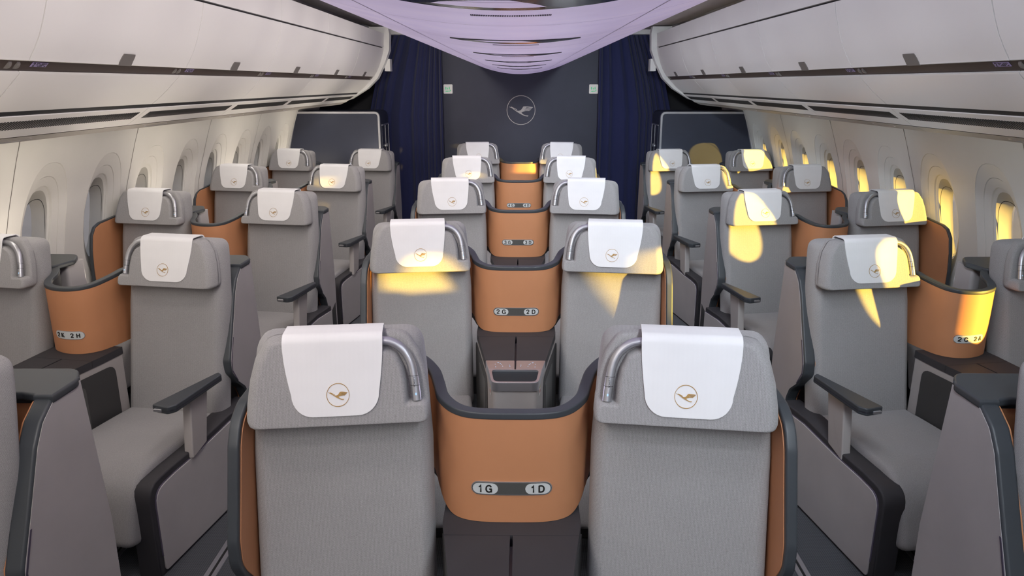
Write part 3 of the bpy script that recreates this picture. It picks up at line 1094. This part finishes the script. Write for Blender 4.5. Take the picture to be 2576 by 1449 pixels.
def wall_x(z):
    for i in range(len(WP) - 1):
        (z1, x1), (z0, x0) = WP[i], WP[i + 1]
        if z >= z0:
            t = (z - z0) / (z1 - z0)
            return x0 + (x1 - x0) * t
    return WP[-1][1]


WC_Y, WC_Z = 4.262, 1.10
NW = range(-9, 8)
ANG = 72


def sup(a, b_, e=2.45, n=ANG):
    out = []
    for i in range(n):
        t = 2 * math.pi * i / n
        c, s = math.cos(t), math.sin(t)
        k = (abs(c / a) ** e + abs(s / b_) ** e) ** (-1 / e)
        out.append((c * k, s * k))
    return out


def rect_ring(a, b0, b1, n=ANG):
    """points of the cell's border seen from the ring centre at the same angles (corners snapped)"""
    out = []
    for i in range(n):
        t = 2 * math.pi * i / n
        c, s = math.cos(t), math.sin(t)
        b_ = b1 if s > 0 else b0
        k = min(a / abs(c) if abs(c) > 1e-9 else 1e9, b_ / abs(s) if abs(s) > 1e-9 else 1e9)
        out.append([c * k, s * k])
    for (cx, cy) in ((a, b1), (-a, b1), (-a, -b0), (a, -b0)):
        j = min(range(n), key=lambda i: (out[i][0] - cx) ** 2 + (out[i][1] - cy) ** 2)
        out[j] = [cx, cy]
    return [tuple(q) for q in out]


def build_wall(s):
    mb = MB()
    CW = 0.3125
    ZL, ZH = 0.60, 1.72

    def P(y, z, rec):
        return (s * (-wall_x(z) + rec), y, z)
    edges = {}
    for n in list(NW) + [NW[-1] + 1]:
        edges[n] = WC_Y + 0.625 * n - CW
    if s > 0:
        edges.update({-1: 3.24, -2: 2.53, -3: 1.95, -4: 1.445, -5: 0.98})
    for n in NW:
        yc = WC_Y + 0.625 * n
        if s > 0:      # unseen windows shifted unevenly so sun patches fall on the second row
            yc = {-2: 2.85, -3: 2.22, -4: 1.68, -5: 1.21}.get(n, yc)
        cz = 1.118
        lo_, hi_ = edges[n], edges[n + 1]
        outer = rect_ring(CW, cz - ZL, ZH - cz)
        outer = [(p * ((hi_ - yc) if p > 0 else (yc - lo_)) / CW, q) for p, q in outer]
        o1 = sup(0.215, 0.432)
        md = sup(0.172, 0.350)
        inn = sup(0.134, 0.292)
        op = [(p * 1.0, q - 0.028) for p, q in sup(0.119, 0.238)]
        L = []
        L.append([P(yc + p, cz + q, 0) for p, q in outer])
        for t in (0.35, 0.7):
            L.append([P(yc + p0 + (p1 - p0) * t, cz + q0 + (q1 - q0) * t, 0) for (p0, q0), (p1, q1) in zip(outer, o1)])
        L.append([P(yc + p, cz + q, 0) for p, q in o1])
        L.append([P(yc + p * 0.992, cz + q * 0.996, 0.0045) for p, q in o1])
        L.append([P(yc + p * 0.984, cz + q * 0.992, 0.0025) for p, q in o1])
        L.append([P(yc + p * 1.008, cz + q * 1.004, 0.022) for p, q in md])
        L.append([P(yc + p, cz + q, 0.029) for p, q in md])
        L.append([P(yc + p * 0.99, cz + q * 0.995, 0.025) for p, q in md])
        L.append([P(yc + p * 1.02, cz + q * 1.01, 0.042) for p, q in inn])
        L.append([P(yc + p * 1.005, cz + q * 1.003, 0.052) for p, q in inn])
        L.append([P(yc + p * 0.985, cz + q * 0.99, 0.052) for p, q in inn])
        L.append([P(yc + p * 0.95, cz + q * 0.97, 0.054) for p, q in inn])
        L.append([P(yc + p * 0.92, cz + q * 0.93 - 0.004, 0.062) for p, q in inn])
        mb.rings(L, True, False, False)
        # glass, with the deep reveal and its seal as parts
        gm = MB()
        gp = [(p * 1.03, (q + 0.028) * 1.03 - 0.028) for p, q in op]
        gm.rings([[P(yc + p, cz + q, 0.151) for p, q in gp], [P(yc + p, cz + q, 0.156) for p, q in gp]])
        w = structure('window_%d' % (n + 10 + (0 if s < 0 else 17)), gm, M['glass'])
        rv = MB()
        edge = [(p * 0.92, q * 0.93 - 0.004) for p, q in inn]
        rv.rings([[P(yc + p, cz + q, 0.062) for p, q in edge], [P(yc + p * 0.985, cz + q * 0.985, 0.075) for p, q in edge],
                  [P(yc + p * 1.05, cz + (q + 0.028) * 1.03 - 0.028, 0.13) for p, q in op], [P(yc + p, cz + q, 0.150) for p, q in op]], True, False, False)
        structure('window_reveal', rv, M['reveal'], parent=w)
        sl = MB()
        sl.rings([[P(yc + p * 1.040, cz + (q + 0.028) * 1.028 - 0.028, 0.0700) for p, q in op], [P(yc + p * 1.02, cz + (q + 0.028) * 1.012 - 0.028, 0.0712) for p, q in op],
                  [P(yc + p * 1.045, cz + (q + 0.028) * 1.026 - 0.028, 0.0725) for p, q in op]], True, False, False)
        structure('window_seal', sl, M['seal'], parent=w)
        if s > 0 and (n <= -6 or n == -1):          # unseen shades added to block sun from the front and third rows
            sh = MB()
            sh.rings([[P(yc + p * 1.05, cz + (q + 0.028) * 1.03 - 0.028, 0.115) for p, q in op], [P(yc + p * 1.05, cz + (q + 0.028) * 1.03 - 0.028, 0.121) for p, q in op]])
            structure('window_shade', sh, M['shade'], parent=w)
    y0, y1 = WC_Y + 0.625 * NW[0] - CW, WC_Y + 0.625 * NW[-1] + CW
    # strips below and above the window band, and the plain ends
    def strip(ya, yb, zs, ):
        mb.rings([[P(ya, z, 0) for z in zs], [P(yb, z, 0) for z in zs]], False, False, False)
    low = [0.0, 0.2, 0.4, 0.5, ZL]
    hi = [ZH, 1.80]
    full = low + [0.7, 0.9, 1.05, 1.188, 1.321, 1.417, 1.523, 1.6] + hi
    strip(y0, y1, low)
    strip(y0, y1, hi)
    strip(y1, YE + 0.1, full)
    strip(YB - 0.1, y0, full)
    structure('wall_left' if s < 0 else 'wall_right', mb, M['wall'], 30)
    # outer skin so that no light comes round the lining
    mb = MB()
    pr = [(0.0, 3.06), (0.5, 3.10), (0.84, 3.08), (0.842, 2.995)]
    mb.rings([[(s * x, YB - 0.1, z) for z, x in pr[:3]], [(s * x, YE + 0.1, z) for z, x in pr[:3]]], False, False, False)
    pr = [(1.36, 2.90), (1.8, 2.78), (2.2, 2.5), (2.6, 2.05), (2.85, 1.2), (2.9, 0.0)]
    mb.rings([[(s * x, YB - 0.1, z) for z, x in pr], [(s * x, YE + 0.1, z) for z, x in pr]], False, False, False)
    structure('trim_%d' % (1 if s < 0 else 2), mb, M['white'])
    # joints between the side panels
    j = 3 if s < 0 else 4
    mb = MB()
    for q in range(-3, 5):
        yj = 3.93 + 1.25 * q
        zs = [0.3, 0.6, 0.9, 1.05, 1.188, 1.321, 1.417, 1.523, 1.60, 1.683, 1.75]
        a = [(s * (-wall_x(z) - 0.0012), yj - 0.0022, z) for z in zs]
        b_ = [(s * (-wall_x(z) - 0.0012), yj + 0.0022, z) for z in zs]
        c = [(s * (-wall_x(z) + 0.004), yj + 0.0022, z) for z in zs]
        d = [(s * (-wall_x(z) + 0.004), yj - 0.0022, z) for z in zs]
        mb.rings([a, b_, c, d], False, False, False)
    structure('trim_%d' % j, mb, M['latch'])


build_wall(-1)
build_wall(1)

# floor and seat tracks
mb = MB()
mb.box(-2.83, 2.83, YB, YE, -0.05, 0.0)
structure('floor', mb, M['carpet'])
for i, x in enumerate((-1.276, -1.75, -0.55, 0.55, 1.215, 1.75)):
    mb = MB()
    mb.box(x - 0.026, x - 0.006, YB, 9.0, 0.0, 0.004)
    mb.box(x + 0.006, x + 0.026, YB, 9.0, 0.0, 0.004)
    tr_ = structure('trim_%d' % (5 + i), mb, M['silver'])
    mb = MB()
    mb.box(x - 0.006, x + 0.006, YB, 9.0, 0.0, 0.002)
    structure('track_groove', mb, M['gap'], parent=tr_)

# end wall (dark), logo panel, wall behind the camera
mb = MB()
mb.box(-2.9, 2.9, YE, YE + 0.05, 0.0, 2.9)
structure('wall_back', mb, M['blackwall'])
mb = MB()
mb.box(-2.9, 2.9, YB - 0.05, YB, 0.0, 2.9)
structure('wall_front', mb, M['white'])
mb = MB()
mb.box(-1.12, 1.12, 9.86, 9.92, 0.0, 2.62)
structure('wall_centre', mb, M['navy'])

# emblem on the panel
v, f = emblem_geo(0.187, 0.019)
mb = MB()
solid_flat(mb, v, f, lambda a, c, d: (0.013 + a, d, 1.655 + c), 9.852, 9.861)
eo = obj('wall_emblem', mb, M['emblem'], None, 0)
eo['label'], eo['category'] = 'pale crane in a ring mounted on the navy end wall', 'emblem'

# lavatory signs
for s, nm in ((-1, 'left'), (1, 'right')):
    x = -0.932 if s < 0 else 0.950
    t = thing('lavatory_sign', f'small white lavatory sign with green figures beside the {nm} curtain', 'sign', (x, 9.858, 1.92), 0, 'lavatory signs on the end wall')
    mb = MB()
    mb.extrude(rrect(-0.058, 0.058, -0.058, 0.058, 0.012), lambda a, c, d: (a, d, c), -0.014, 0.001, 0.0, 3, 0.004)
    obj('sign_body', mb, M['sign'], t)

    def ic(px, py):
        return ((px - 802) / 680 * 0.116, (685 - py) / 680 * 0.116)
    shapes = [
        [(640, 500), (665, 530), (690, 590), (680, 640), (665, 680), (660, 750), (620, 750), (615, 680), (590, 640), (585, 590), (612, 530)],
        [(735, 640), (800, 560), (812, 640), (790, 690), (785, 750), (765, 750), (760, 690)],
        [(885, 500), (920, 500), (935, 580), (948, 640), (925, 690), (915, 745), (890, 745), (885, 690), (868, 640), (872, 560)],
        [(575, 845), (620, 815), (720, 808), (920, 808), (945, 780), (965, 730), (1005, 735), (1005, 830), (880, 870), (820, 858), (740, 885), (640, 878)],
    ]
    mb = MB()
    for sh in shapes:
        solid_flat(mb, [ic(*q) for q in sh], [tuple(range(len(sh)))], lambda a, c, d: (a, d, c), -0.0155, -0.0135)
    obj('sign_figures', mb, M['green'], t, 0)

# curtains
for s, nm in ((-1, 'left'), (1, 'right')):
    mb = MB()
    rows = []
    N = 170
    zs = [2.575, 2.3, 2.0, 1.6, 1.2, 0.8, 0.4, 0.03]
    for z in zs:
        r = []
        low = (2.575 - z) / 2.5
        for i in range(N + 1):
            u = i / N
            x = 0.995 + u * (1.62 + 0.32 * min(1, low * 3) - 0.995)
            ph = u * 8 + 0.6 * math.sin(u * 7 + s) + 0.10 * math.sin(low * 2 + u * 4)
            am = 0.020 + 0.018 * math.sin(u * 17 + 1.3) ** 2
            y = 9.72 + am * math.sin(ph * 2 * math.pi) + 0.008 * math.sin(ph * 5.1)
            r.append((s * x + 0.006 * math.sin(low * 2 + u * 12), y, z))
        rows.append(r)
    fr = [p for r in rows for p in r]
    bk = [(x, y + 0.004, z) for x, y, z in fr]
    n1 = N + 1
    fs = []
    for j in range(len(zs) - 1):
        for i in range(N):
            a = j * n1 + i
            fs.append((a, a + 1, a + n1 + 1, a + n1))
            b_ = a + len(fr)
            fs.append((b_, b_ + n1, b_ + n1 + 1, b_ + 1))
    mb.add(fr + bk, fs)
    co = obj('curtain', mb, M['curtain'], None, 180)
    co['label'], co['category'] = f'navy pleated curtain hanging left of the emblem wall' if s < 0 else 'navy pleated curtain hanging right of the emblem wall', 'curtain'
    co['group'] = 'curtains at the end wall'
    mb = MB()
    xs = sorted((s * 0.80, s * 1.66))
    mb.extrude(rrect(xs[0], xs[1], 9.58, 9.80, 0.02), lambda a, c, d: (a, c, d), 2.575, 2.65, 0.01)
    structure('trim_%d' % (11 if s < 0 else 12), mb, M['white'])

# ------------------------------------------------------------------ ceiling
def hull_z(x):
    return 1.99 + 0.139 + 0.293 * x * x


mb = MB()
xs = [-0.66, -0.655, -0.635, -0.61, -0.59, -0.57] + [-0.55 + 0.05 * i for i in range(23)] + [0.57, 0.59, 0.61, 0.635, 0.655, 0.66]
zs_side = {0.66: 2.62, 0.655: 2.55, 0.635: 2.42, 0.61: 2.33, 0.59: 2.275, 0.57: 2.237}


def hz(x):
    return zs_side.get(round(abs(x), 3), hull_z(x))


YH = 9.25
secs = []
for y in [YB] + [0.5 + 0.5 * i for i in range(18)]:
    secs.append([(x, y, hz(x)) for x in xs])
for a in (0.25, 0.5, 0.75, 1.0):          # the far end rolls down to a lip
    secs.append([(x, 9.0 + 0.25 * a, hz(x) - 0.030 * a * a * max(0, 1 - (x / 0.55) ** 2)) for x in xs])
mb.rings(secs, False, False, True)
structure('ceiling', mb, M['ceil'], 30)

mb = MB()
mb.box(-1.75, 1.75, YB, YE, 2.63, 2.66)
structure('ceiling_aisle', mb, M['aisle_ceil'])
for i in range(2):
    s = -1 if i == 0 else 1
    mb = MB()
    for q in range(12):
        y = 0.4 + 0.80 * q
        xs_ = sorted((s * 1.36, s * 1.47))
        mb.box(xs_[0], xs_[1], y, y + 0.68, 2.618, 2.632)
    structure('trim_%d' % (13 + i), mb, M['gap'])

# seams, grilles and dark lenses in the ceiling panels
mb = MB()
for q in range(-1, 7):
    for dy in (0.0, 0.62, 0.70):
        y = 1.95 + 1.25 * q + dy
        if y > 8.9:
            continue
        xx = [-0.55 + 0.05 * i for i in range(23)]
        mb.rings([[(x, y - 0.0015, hull_z(x) - 0.0008) for x in xx], [(x, y + 0.0015, hull_z(x) - 0.0008) for x in xx]], False, False, False)
for s in (-1, 1):
    mb.rings([[(s * 0.340, YB, hull_z(0.34) - 0.0008), (s * 0.343, YB, hull_z(0.343) - 0.0008)], [(s * 0.340, 8.98, hull_z(0.34) - 0.0008), (s * 0.343, 8.98, hull_z(0.343) - 0.0008)]], False, False, False)
structure('trim_15', mb, M['latch'])
ORD = ['first', 'second', 'third', 'fourth', 'fifth', 'sixth']
for q in range(6):
    yc = 1.42 + 1.25 * q
    t = thing('ceiling_vent', f'dark lens shaped vent in the lavender ceiling, {ORD[q]} from the camera', 'ceiling vent', (0, yc, 2.13), 0, 'dark vents along the lavender ceiling')
    mb = MB()
    N = 24
    up, lo = [], []
    for i in range(N + 1):
        x = -0.225 + 0.45 * i / N
        e = max(0.0, 1 - (x / 0.225) ** 2)
        up.append((x, 0.095 * e ** 0.8 + 0.002))
        lo.append((x, -0.085 * e ** 0.8 - 0.002))
    ol = lo + up[::-1]
    mb.extrude(ol, lambda a, c, d: (a, c, hull_z(a) - 2.13 - d), -0.01, 0.003)
    obj('vent_lens', mb, M['gloss'], t)
    mb = MB()
    for i in range(47):
        x = -0.085 + 0.17 * i / 46
        mb.box(x - 0.0011, x + 0.0011, 0.235, 0.255, hull_z(x) - 2.13 - 0.0015, hull_z(x) - 2.13 + 0.002)
    gr = obj('vent_slots', mb, M['grille'], t)

# ------------------------------------------------------------------ overhead bins and service panels
def lathe_strip(prof, back, y0, y1, s, rnd=0.0):
    """solid bar of constant section along y; prof = visible polyline, back = its hidden return"""
    mb = MB()
    poly = [(s * -x, z) for x, z in prof + back]
    return mb.rings([[(x, y0, z) for x, z in poly], [(x, y1, z) for x, z in poly]])


DOOR = [(-1.5795, 2.382), (-1.583, 2.36), (-1.594, 2.314), (-1.614, 2.252), (-1.632, 2.203), (-1.654, 2.152), (-1.679, 2.108), (-1.700, 2.076), (-1.703, 2.068), (-1.708, 2.066)]
DOORB = [(-1.74, 2.075), (-1.70, 2.13), (-1.66, 2.21), (-1.63, 2.30), (-1.62, 2.382)]
UPP = [(-1.570, 2.545), (-1.573, 2.50), (-1.577, 2.44), (-1.579, 2.394)]
UPPB = [(-1.62, 2.394), (-1.64, 2.545)]
RECS = [(-1.712, 2.072), (-1.726, 2.058), (-1.742, 2.042), (-1.754, 2.028)]
RECB = [(-1.80, 2.02), (-1.79, 2.078)]
LOW = [(-1.752, 2.034), (-1.745, 2.028), (-1.750, 2.020), (-1.785, 1.987), (-1.820, 1.953), (-1.870, 1.912), (-1.898, 1.891), (-1.904, 1.887)]
LOWB = [(-1.96, 1.90), (-1.87, 1.96), (-1.79, 2.03)]
VENT = [(-1.922, 1.866), (-1.930, 1.859), (-2.001, 1.809)]
PSU = [(-2.001, 1.809), (-2.046, 1.779), (-2.052, 1.7785)]
PSUB = [(-2.10, 1.80), (-1.96, 1.880), (-1.925, 1.875)]
STRIP = [(-2.052, 1.776), (-2.118, 1.750), (-2.135, 1.748), (-2.62, 1.752)]
STRIPB = [(-2.62, 1.775), (-2.10, 1.79)]


def door_pt(z):
    """x of the door face at height z"""
    for (x0, z0), (x1, z1) in zip(DOOR, DOOR[1:]):
        if z0 >= z >= z1:
            t = (z0 - z) / max(1e-9, z0 - z1)
            return x0 + (x1 - x0) * t
    return DOOR[-1][0]


for s, nm in ((-1, 'left'), (1, 'right')):
    for k in range(-1, 5):
        ya, yb = 2.677 + 1.25 * k, 2.677 + 1.25 * (k + 1)
        L = yb - ya
        o = ['nearest', 'second', 'third', 'fourth', 'fifth', 'farthest'][k + 1]
        t = thing('overhead_bin', f'white overhead bin above the {nm} seats, {o} one in its row', 'overhead bin', (0, ya, 0), 0, f'overhead bins along the {nm} side')
        G = 0.0030
        obj('bin_door', lathe_strip(DOOR, DOORB, G, L - G, s), M['bin'], t)
        obj('upper_panel', lathe_strip(UPP, UPPB, G, L - G, s), M['bin'], t)
        obj('lower_panel', lathe_strip(LOW, LOWB, G, L - G, s), M['bin'], t)
        rc = obj('handle_recess', lathe_strip(RECS, RECB, 0.0, L, s), M['recess'], t)
        # rounded joint in the handle strip
        JOINTS = (L - 0.077, L - 0.032)
        for yy in JOINTS:
            mb = MB()
            mb.tube([(s * 1.742, yy - 0.008, 2.060), (s * 1.742, yy + 0.008, 2.060)], 0.021, 14)
            obj('strip_joint', mb, M['latch'], rc)
        # latch tab on the door
        yl0, yl1 = 0.590, 0.695
        pts = rpoly([(yl0, 2.112, 0.008), (yl1, 2.112, 0.008), (yl1, 2.066, 0.004), (yl0, 2.066, 0.004)], 3)
        mb = MB()
        zz = [2.112, 2.104, 2.094, 2.082, 2.072, 2.064]
        ring0, rings = [], []
        for i, z in enumerate(zz):
            x = -door_pt(max(z, 2.0665))
            ins = 0.006 if i == 0 else (0.0015 if i == 1 else 0)
            rings.append([(s * (x - 0.0035), yl0 + ins, z), (s * (x - 0.0035), yl1 - ins, z), (s * (x + 0.002), yl1 - ins, z), (s * (x + 0.002), yl0 + ins, z)])
        mb.rings(rings)
        obj('latch', mb, M['latch'], t)
        # row label in the handle recess
        c1, c2 = Vector((s * 1.7145, 2.0695)), Vector((s * 1.740, 2.044))
        yc = 0.086 if s < 0 else 0.071

        def lab(a, c, d):
            tt = 0.5 - c / 0.036
            q = c1.lerp(c2, min(1, max(0, tt)))
            return (q.x - s * (0.001 + d) * 0.707, yc + a, q.y - (0.001 + d) * 0.707)
        mb = MB()
        mb.extrude([(-0.045, -0.0105), (0.045, -0.0105), (0.045, 0.0105), (-0.045, 0.0105)], lambda a, c, d: lab(a, c, d), 0.0, 0.0015)
        lb = obj('row_label', mb, M['violet_label'], rc)
        v, f = bold_geo(str(k + 2), 0.0165)
        mb = MB()
        # the far end of the label is at the right on the left bins and at the left on the right bins
        dirn = 1 if s < 0 else -1
        solid_flat(mb, [(dirn * (x - 0.031), y) for x, y in v], f, lab, 0.0015, 0.0022)
        for a in range(6):
            for b_ in range(3):
                if (a * 7 + b_ * 5) % 4 == 0:
                    continue
                xa, za = dirn * (-0.014 + a * 0.0095), -0.0075 + b_ * 0.0055
                solid_flat(mb, [(xa - 0.0034, za), (xa + 0.0034, za), (xa + 0.0034, za + 0.0035), (xa - 0.0034, za + 0.0035)], [(0, 1, 2, 3)], lab, 0.0015, 0.0022)
        obj('lettering', mb, M['black'], lb)
    # service panels
    for k in range(-1, 5):
        ya = 2.665 + 1.25 * k
        L = 1.25
        o = ['nearest', 'second', 'third', 'fourth', 'fifth', 'farthest'][k + 1]
        t = thing('service_panel', f'slotted air panel under the {nm} bins, {o} one in its row', 'service panel', (0, ya, 0), 0, f'slotted panels under the {nm} bins')
        obj('panel_body', lathe_strip(VENT + PSU[1:], PSUB, 0.0018, L - 0.0018, s), M['bin'], t)
        obj('lower_strip', lathe_strip(STRIP, STRIPB, 0.0018, L - 0.0018, s), M['strip'], t)
        # slanted slots
        mb = MB()
        nsl = 64
        a0, a1 = Vector((s * 1.9465, 1.8462)), Vector((s * 1.9935, 1.8141))
        nrm = Vector((-s * 0.565, -0.825)).normalized() * 0.0012
        for i in range(nsl):
            y = 0.055 + (L - 0.12) * i / (nsl - 1)
            w = 0.0095
            sl = 0.028
            q = [(a0.x, y + sl * 0.5 + 0.0, a0.y), (a0.x, y + w + sl * 0.5, a0.y), (a1.x, y + w - sl * 0.0 - 0.0, a1.y), (a1.x, y, a1.y)]
            mb.add([(x + nrm.x, yy, z + nrm.y) for x, yy, z in q] + [(x - nrm.x, yy, z - nrm.y) for x, yy, z in q],
                   [(0, 1, 2, 3), (7, 6, 5, 4), (0, 4, 5, 1), (1, 5, 6, 2), (2, 6, 7, 3), (3, 7, 4, 0)])
        obj('air_slots', mb, M['grille'], t)
        # oval reading lamp cover on the lower slope
        mb = MB()
        c1, c2 = Vector((s * 2.062, 1.7755)), Vector((s * 2.112, 1.7535))
        el = [(math.cos(i * math.pi / 10), math.sin(i * math.pi / 10)) for i in range(20)]
        rings = []
        for rr_, dd in ((1.0, 0.0), (0.8, 0.0025), (0.6, -0.001)):
            r = []
            for a, c in el:
                q = c1.lerp(c2, 0.5 + 0.45 * c * rr_)
                r.append((q.x - s * dd * 0.4, 0.40 + 0.16 * a * rr_, q.y - dd * 0.9 - 0.0005))
            rings.append(r)
        mb.rings(rings, True, False, True)
        obj('reading_lamp', mb, M['silver'], t)
    # dark gap lines and hidden backing
    mb = MB()
    for pr in ([(-1.600, 2.397), (-1.600, 2.379)], [(-1.899, 1.900), (-1.913, 1.878), (-1.926, 1.868)]):
        poly = [(s * -x, z) for x, z in pr]
        mb.rings([[(x, 1.43, z) for x, z in poly], [(x, 8.93, z) for x, z in poly]], False, False, False)
    for k in range(-1, 5):          # dark joints between neighbouring bins
        yy = 2.677 + 1.25 * k
        for line in (UPP, DOOR[:-2], LOW[2:]):
            poly = [(s * (-x + 0.0045), z + 0.003) for x, z in line]
            mb.rings([[(x, yy - 0.006, z) for x, z in poly], [(x, yy + 0.006, z) for x, z in poly]], False, False, False)
    structure('trim_%d' % (16 if s < 0 else 17), mb, M['gap'])
    # closing ring at the far end
    ring = [(-1.500, 2.620), (-1.486, 2.54), (-1.496, 2.36), (-1.548, 2.233), (-1.645, 2.05), (-1.770, 1.932), (-1.925, 1.846), (-1.984, 1.812), (-2.177, 1.76), (-2.62, 1.735)]
    ring = [(x - (0.022 if z > 1.9 else 0.01), z) for x, z in ring]
    mb = MB()
    inner = [(x - 0.22 if i < 6 else x - 0.1, z + (0.0 if i < 3 else 0.12)) for i, (x, z) in enumerate(ring)]
    poly = [(s * -x, z) for x, z in ring] + [(s * -x, z) for x, z in reversed(inner)]
    mb.rings([[(x, 8.935, z) for x, z in poly], [(x, 9.06, z) for x, z in poly]])
    structure('trim_%d' % (18 if s < 0 else 19), mb, M['white'], 25)
    # bins continue behind the camera as one plain fascia
    mb = MB()
    fas = UPP + DOOR[1:] + LOW[1:] + VENT + PSU[1:] + STRIP[1:]
    poly = [(s * -x, z) for x, z in fas] + [(s * 2.62, 2.62), (s * 1.64, 2.60)]
    mb.rings([[(x, YB, z) for x, z in poly], [(x, 1.40, z) for x, z in poly]])
    structure('trim_%d' % (20 if s < 0 else 21), mb, M['bin'], 25)
    # bulkhead fixing on the ring edge
    mb = MB()
    xs_ = sorted((s * 1.535, s * 1.60))
    mb.box(xs_[0], xs_[1], 9.06, 9.20, 2.13, 2.27)
    structure('trim_%d' % (22 if s < 0 else 23), mb, M['white'])

# ------------------------------------------------------------------ cabinets at the end of the side blocks
for s, nm in ((-1, 'left'), (1, 'right')):
    t = thing('partition_cabinet', f'navy cabinet with silver edge behind the rear {nm} seats', 'cabinet', (0, 0, 0), 0, 'navy cabinets at the end of the side rows')
    ol = rpoly([(1.668, 0.0, 0.0), (1.668, 1.672, 0.075), (2.69, 1.672, 0.0), (2.80, 1.25, 0.0), (2.83, 0.9, 0.0), (2.79, 0.0, 0.0)], 8)
    mb = MB()
    mb.extrude(ol, lambda a, c, d: (s * a, d, c), 8.99, 9.50, 0.0)
    obj('cabinet_body', mb, M['navy2'], t)
    mb = MB()
    mb.extrude(inset(ol, 0.022), lambda a, c, d: (s * a, d, c), 8.982, 8.992)
    obj('front_panel', mb, M['navy2'], t)
    # silver edge: outline minus inner outline
    mb = MB()
    inn = inset(ol, 0.034)
    mb.rings([[(s * x, 8.995, z) for x, z in ol], [(s * x, 8.972, z) for x, z in inset(ol, 0.006)], [(s * x, 8.972, z) for x, z in inset(ol, 0.028)], [(s * x, 8.99, z) for x, z in inn]], True, False, False)
    obj('edge_trim', mb, M['silver'], t)
    mb = MB()
    xs_ = sorted((s * 1.660, s * 1.672))
    mb.box(xs_[0], xs_[1], 9.04, 9.46, 0.1, 1.50)
    dr = obj('door', mb, M['navy2'], t)
    mb = MB()
    xs_ = sorted((s * 1.655, s * 1.662))
    for (a, b_, c, d) in ((9.03, 9.47, 1.50, 1.515), (9.455, 9.47, 0.1, 1.5), (9.235, 9.245, 0.1, 1.5)):
        mb.box(xs_[0], xs_[1], a, b_, c, d)
    obj('door_frame', mb, M['silver'], dr)
    mb = MB()
    for yy in (9.20, 9.28):
        mb.tube([(s * 1.663, yy, 1.255), (s * 1.645, yy, 1.255)], 0.022, 14)
    obj('latch', mb, M['silver'], dr)

# ------------------------------------------------------------------ apron outside
mb = MB()
mb.box(-400, 400, -400, 400, -4.3, -4.2)
structure('ground', mb, M['ground'])
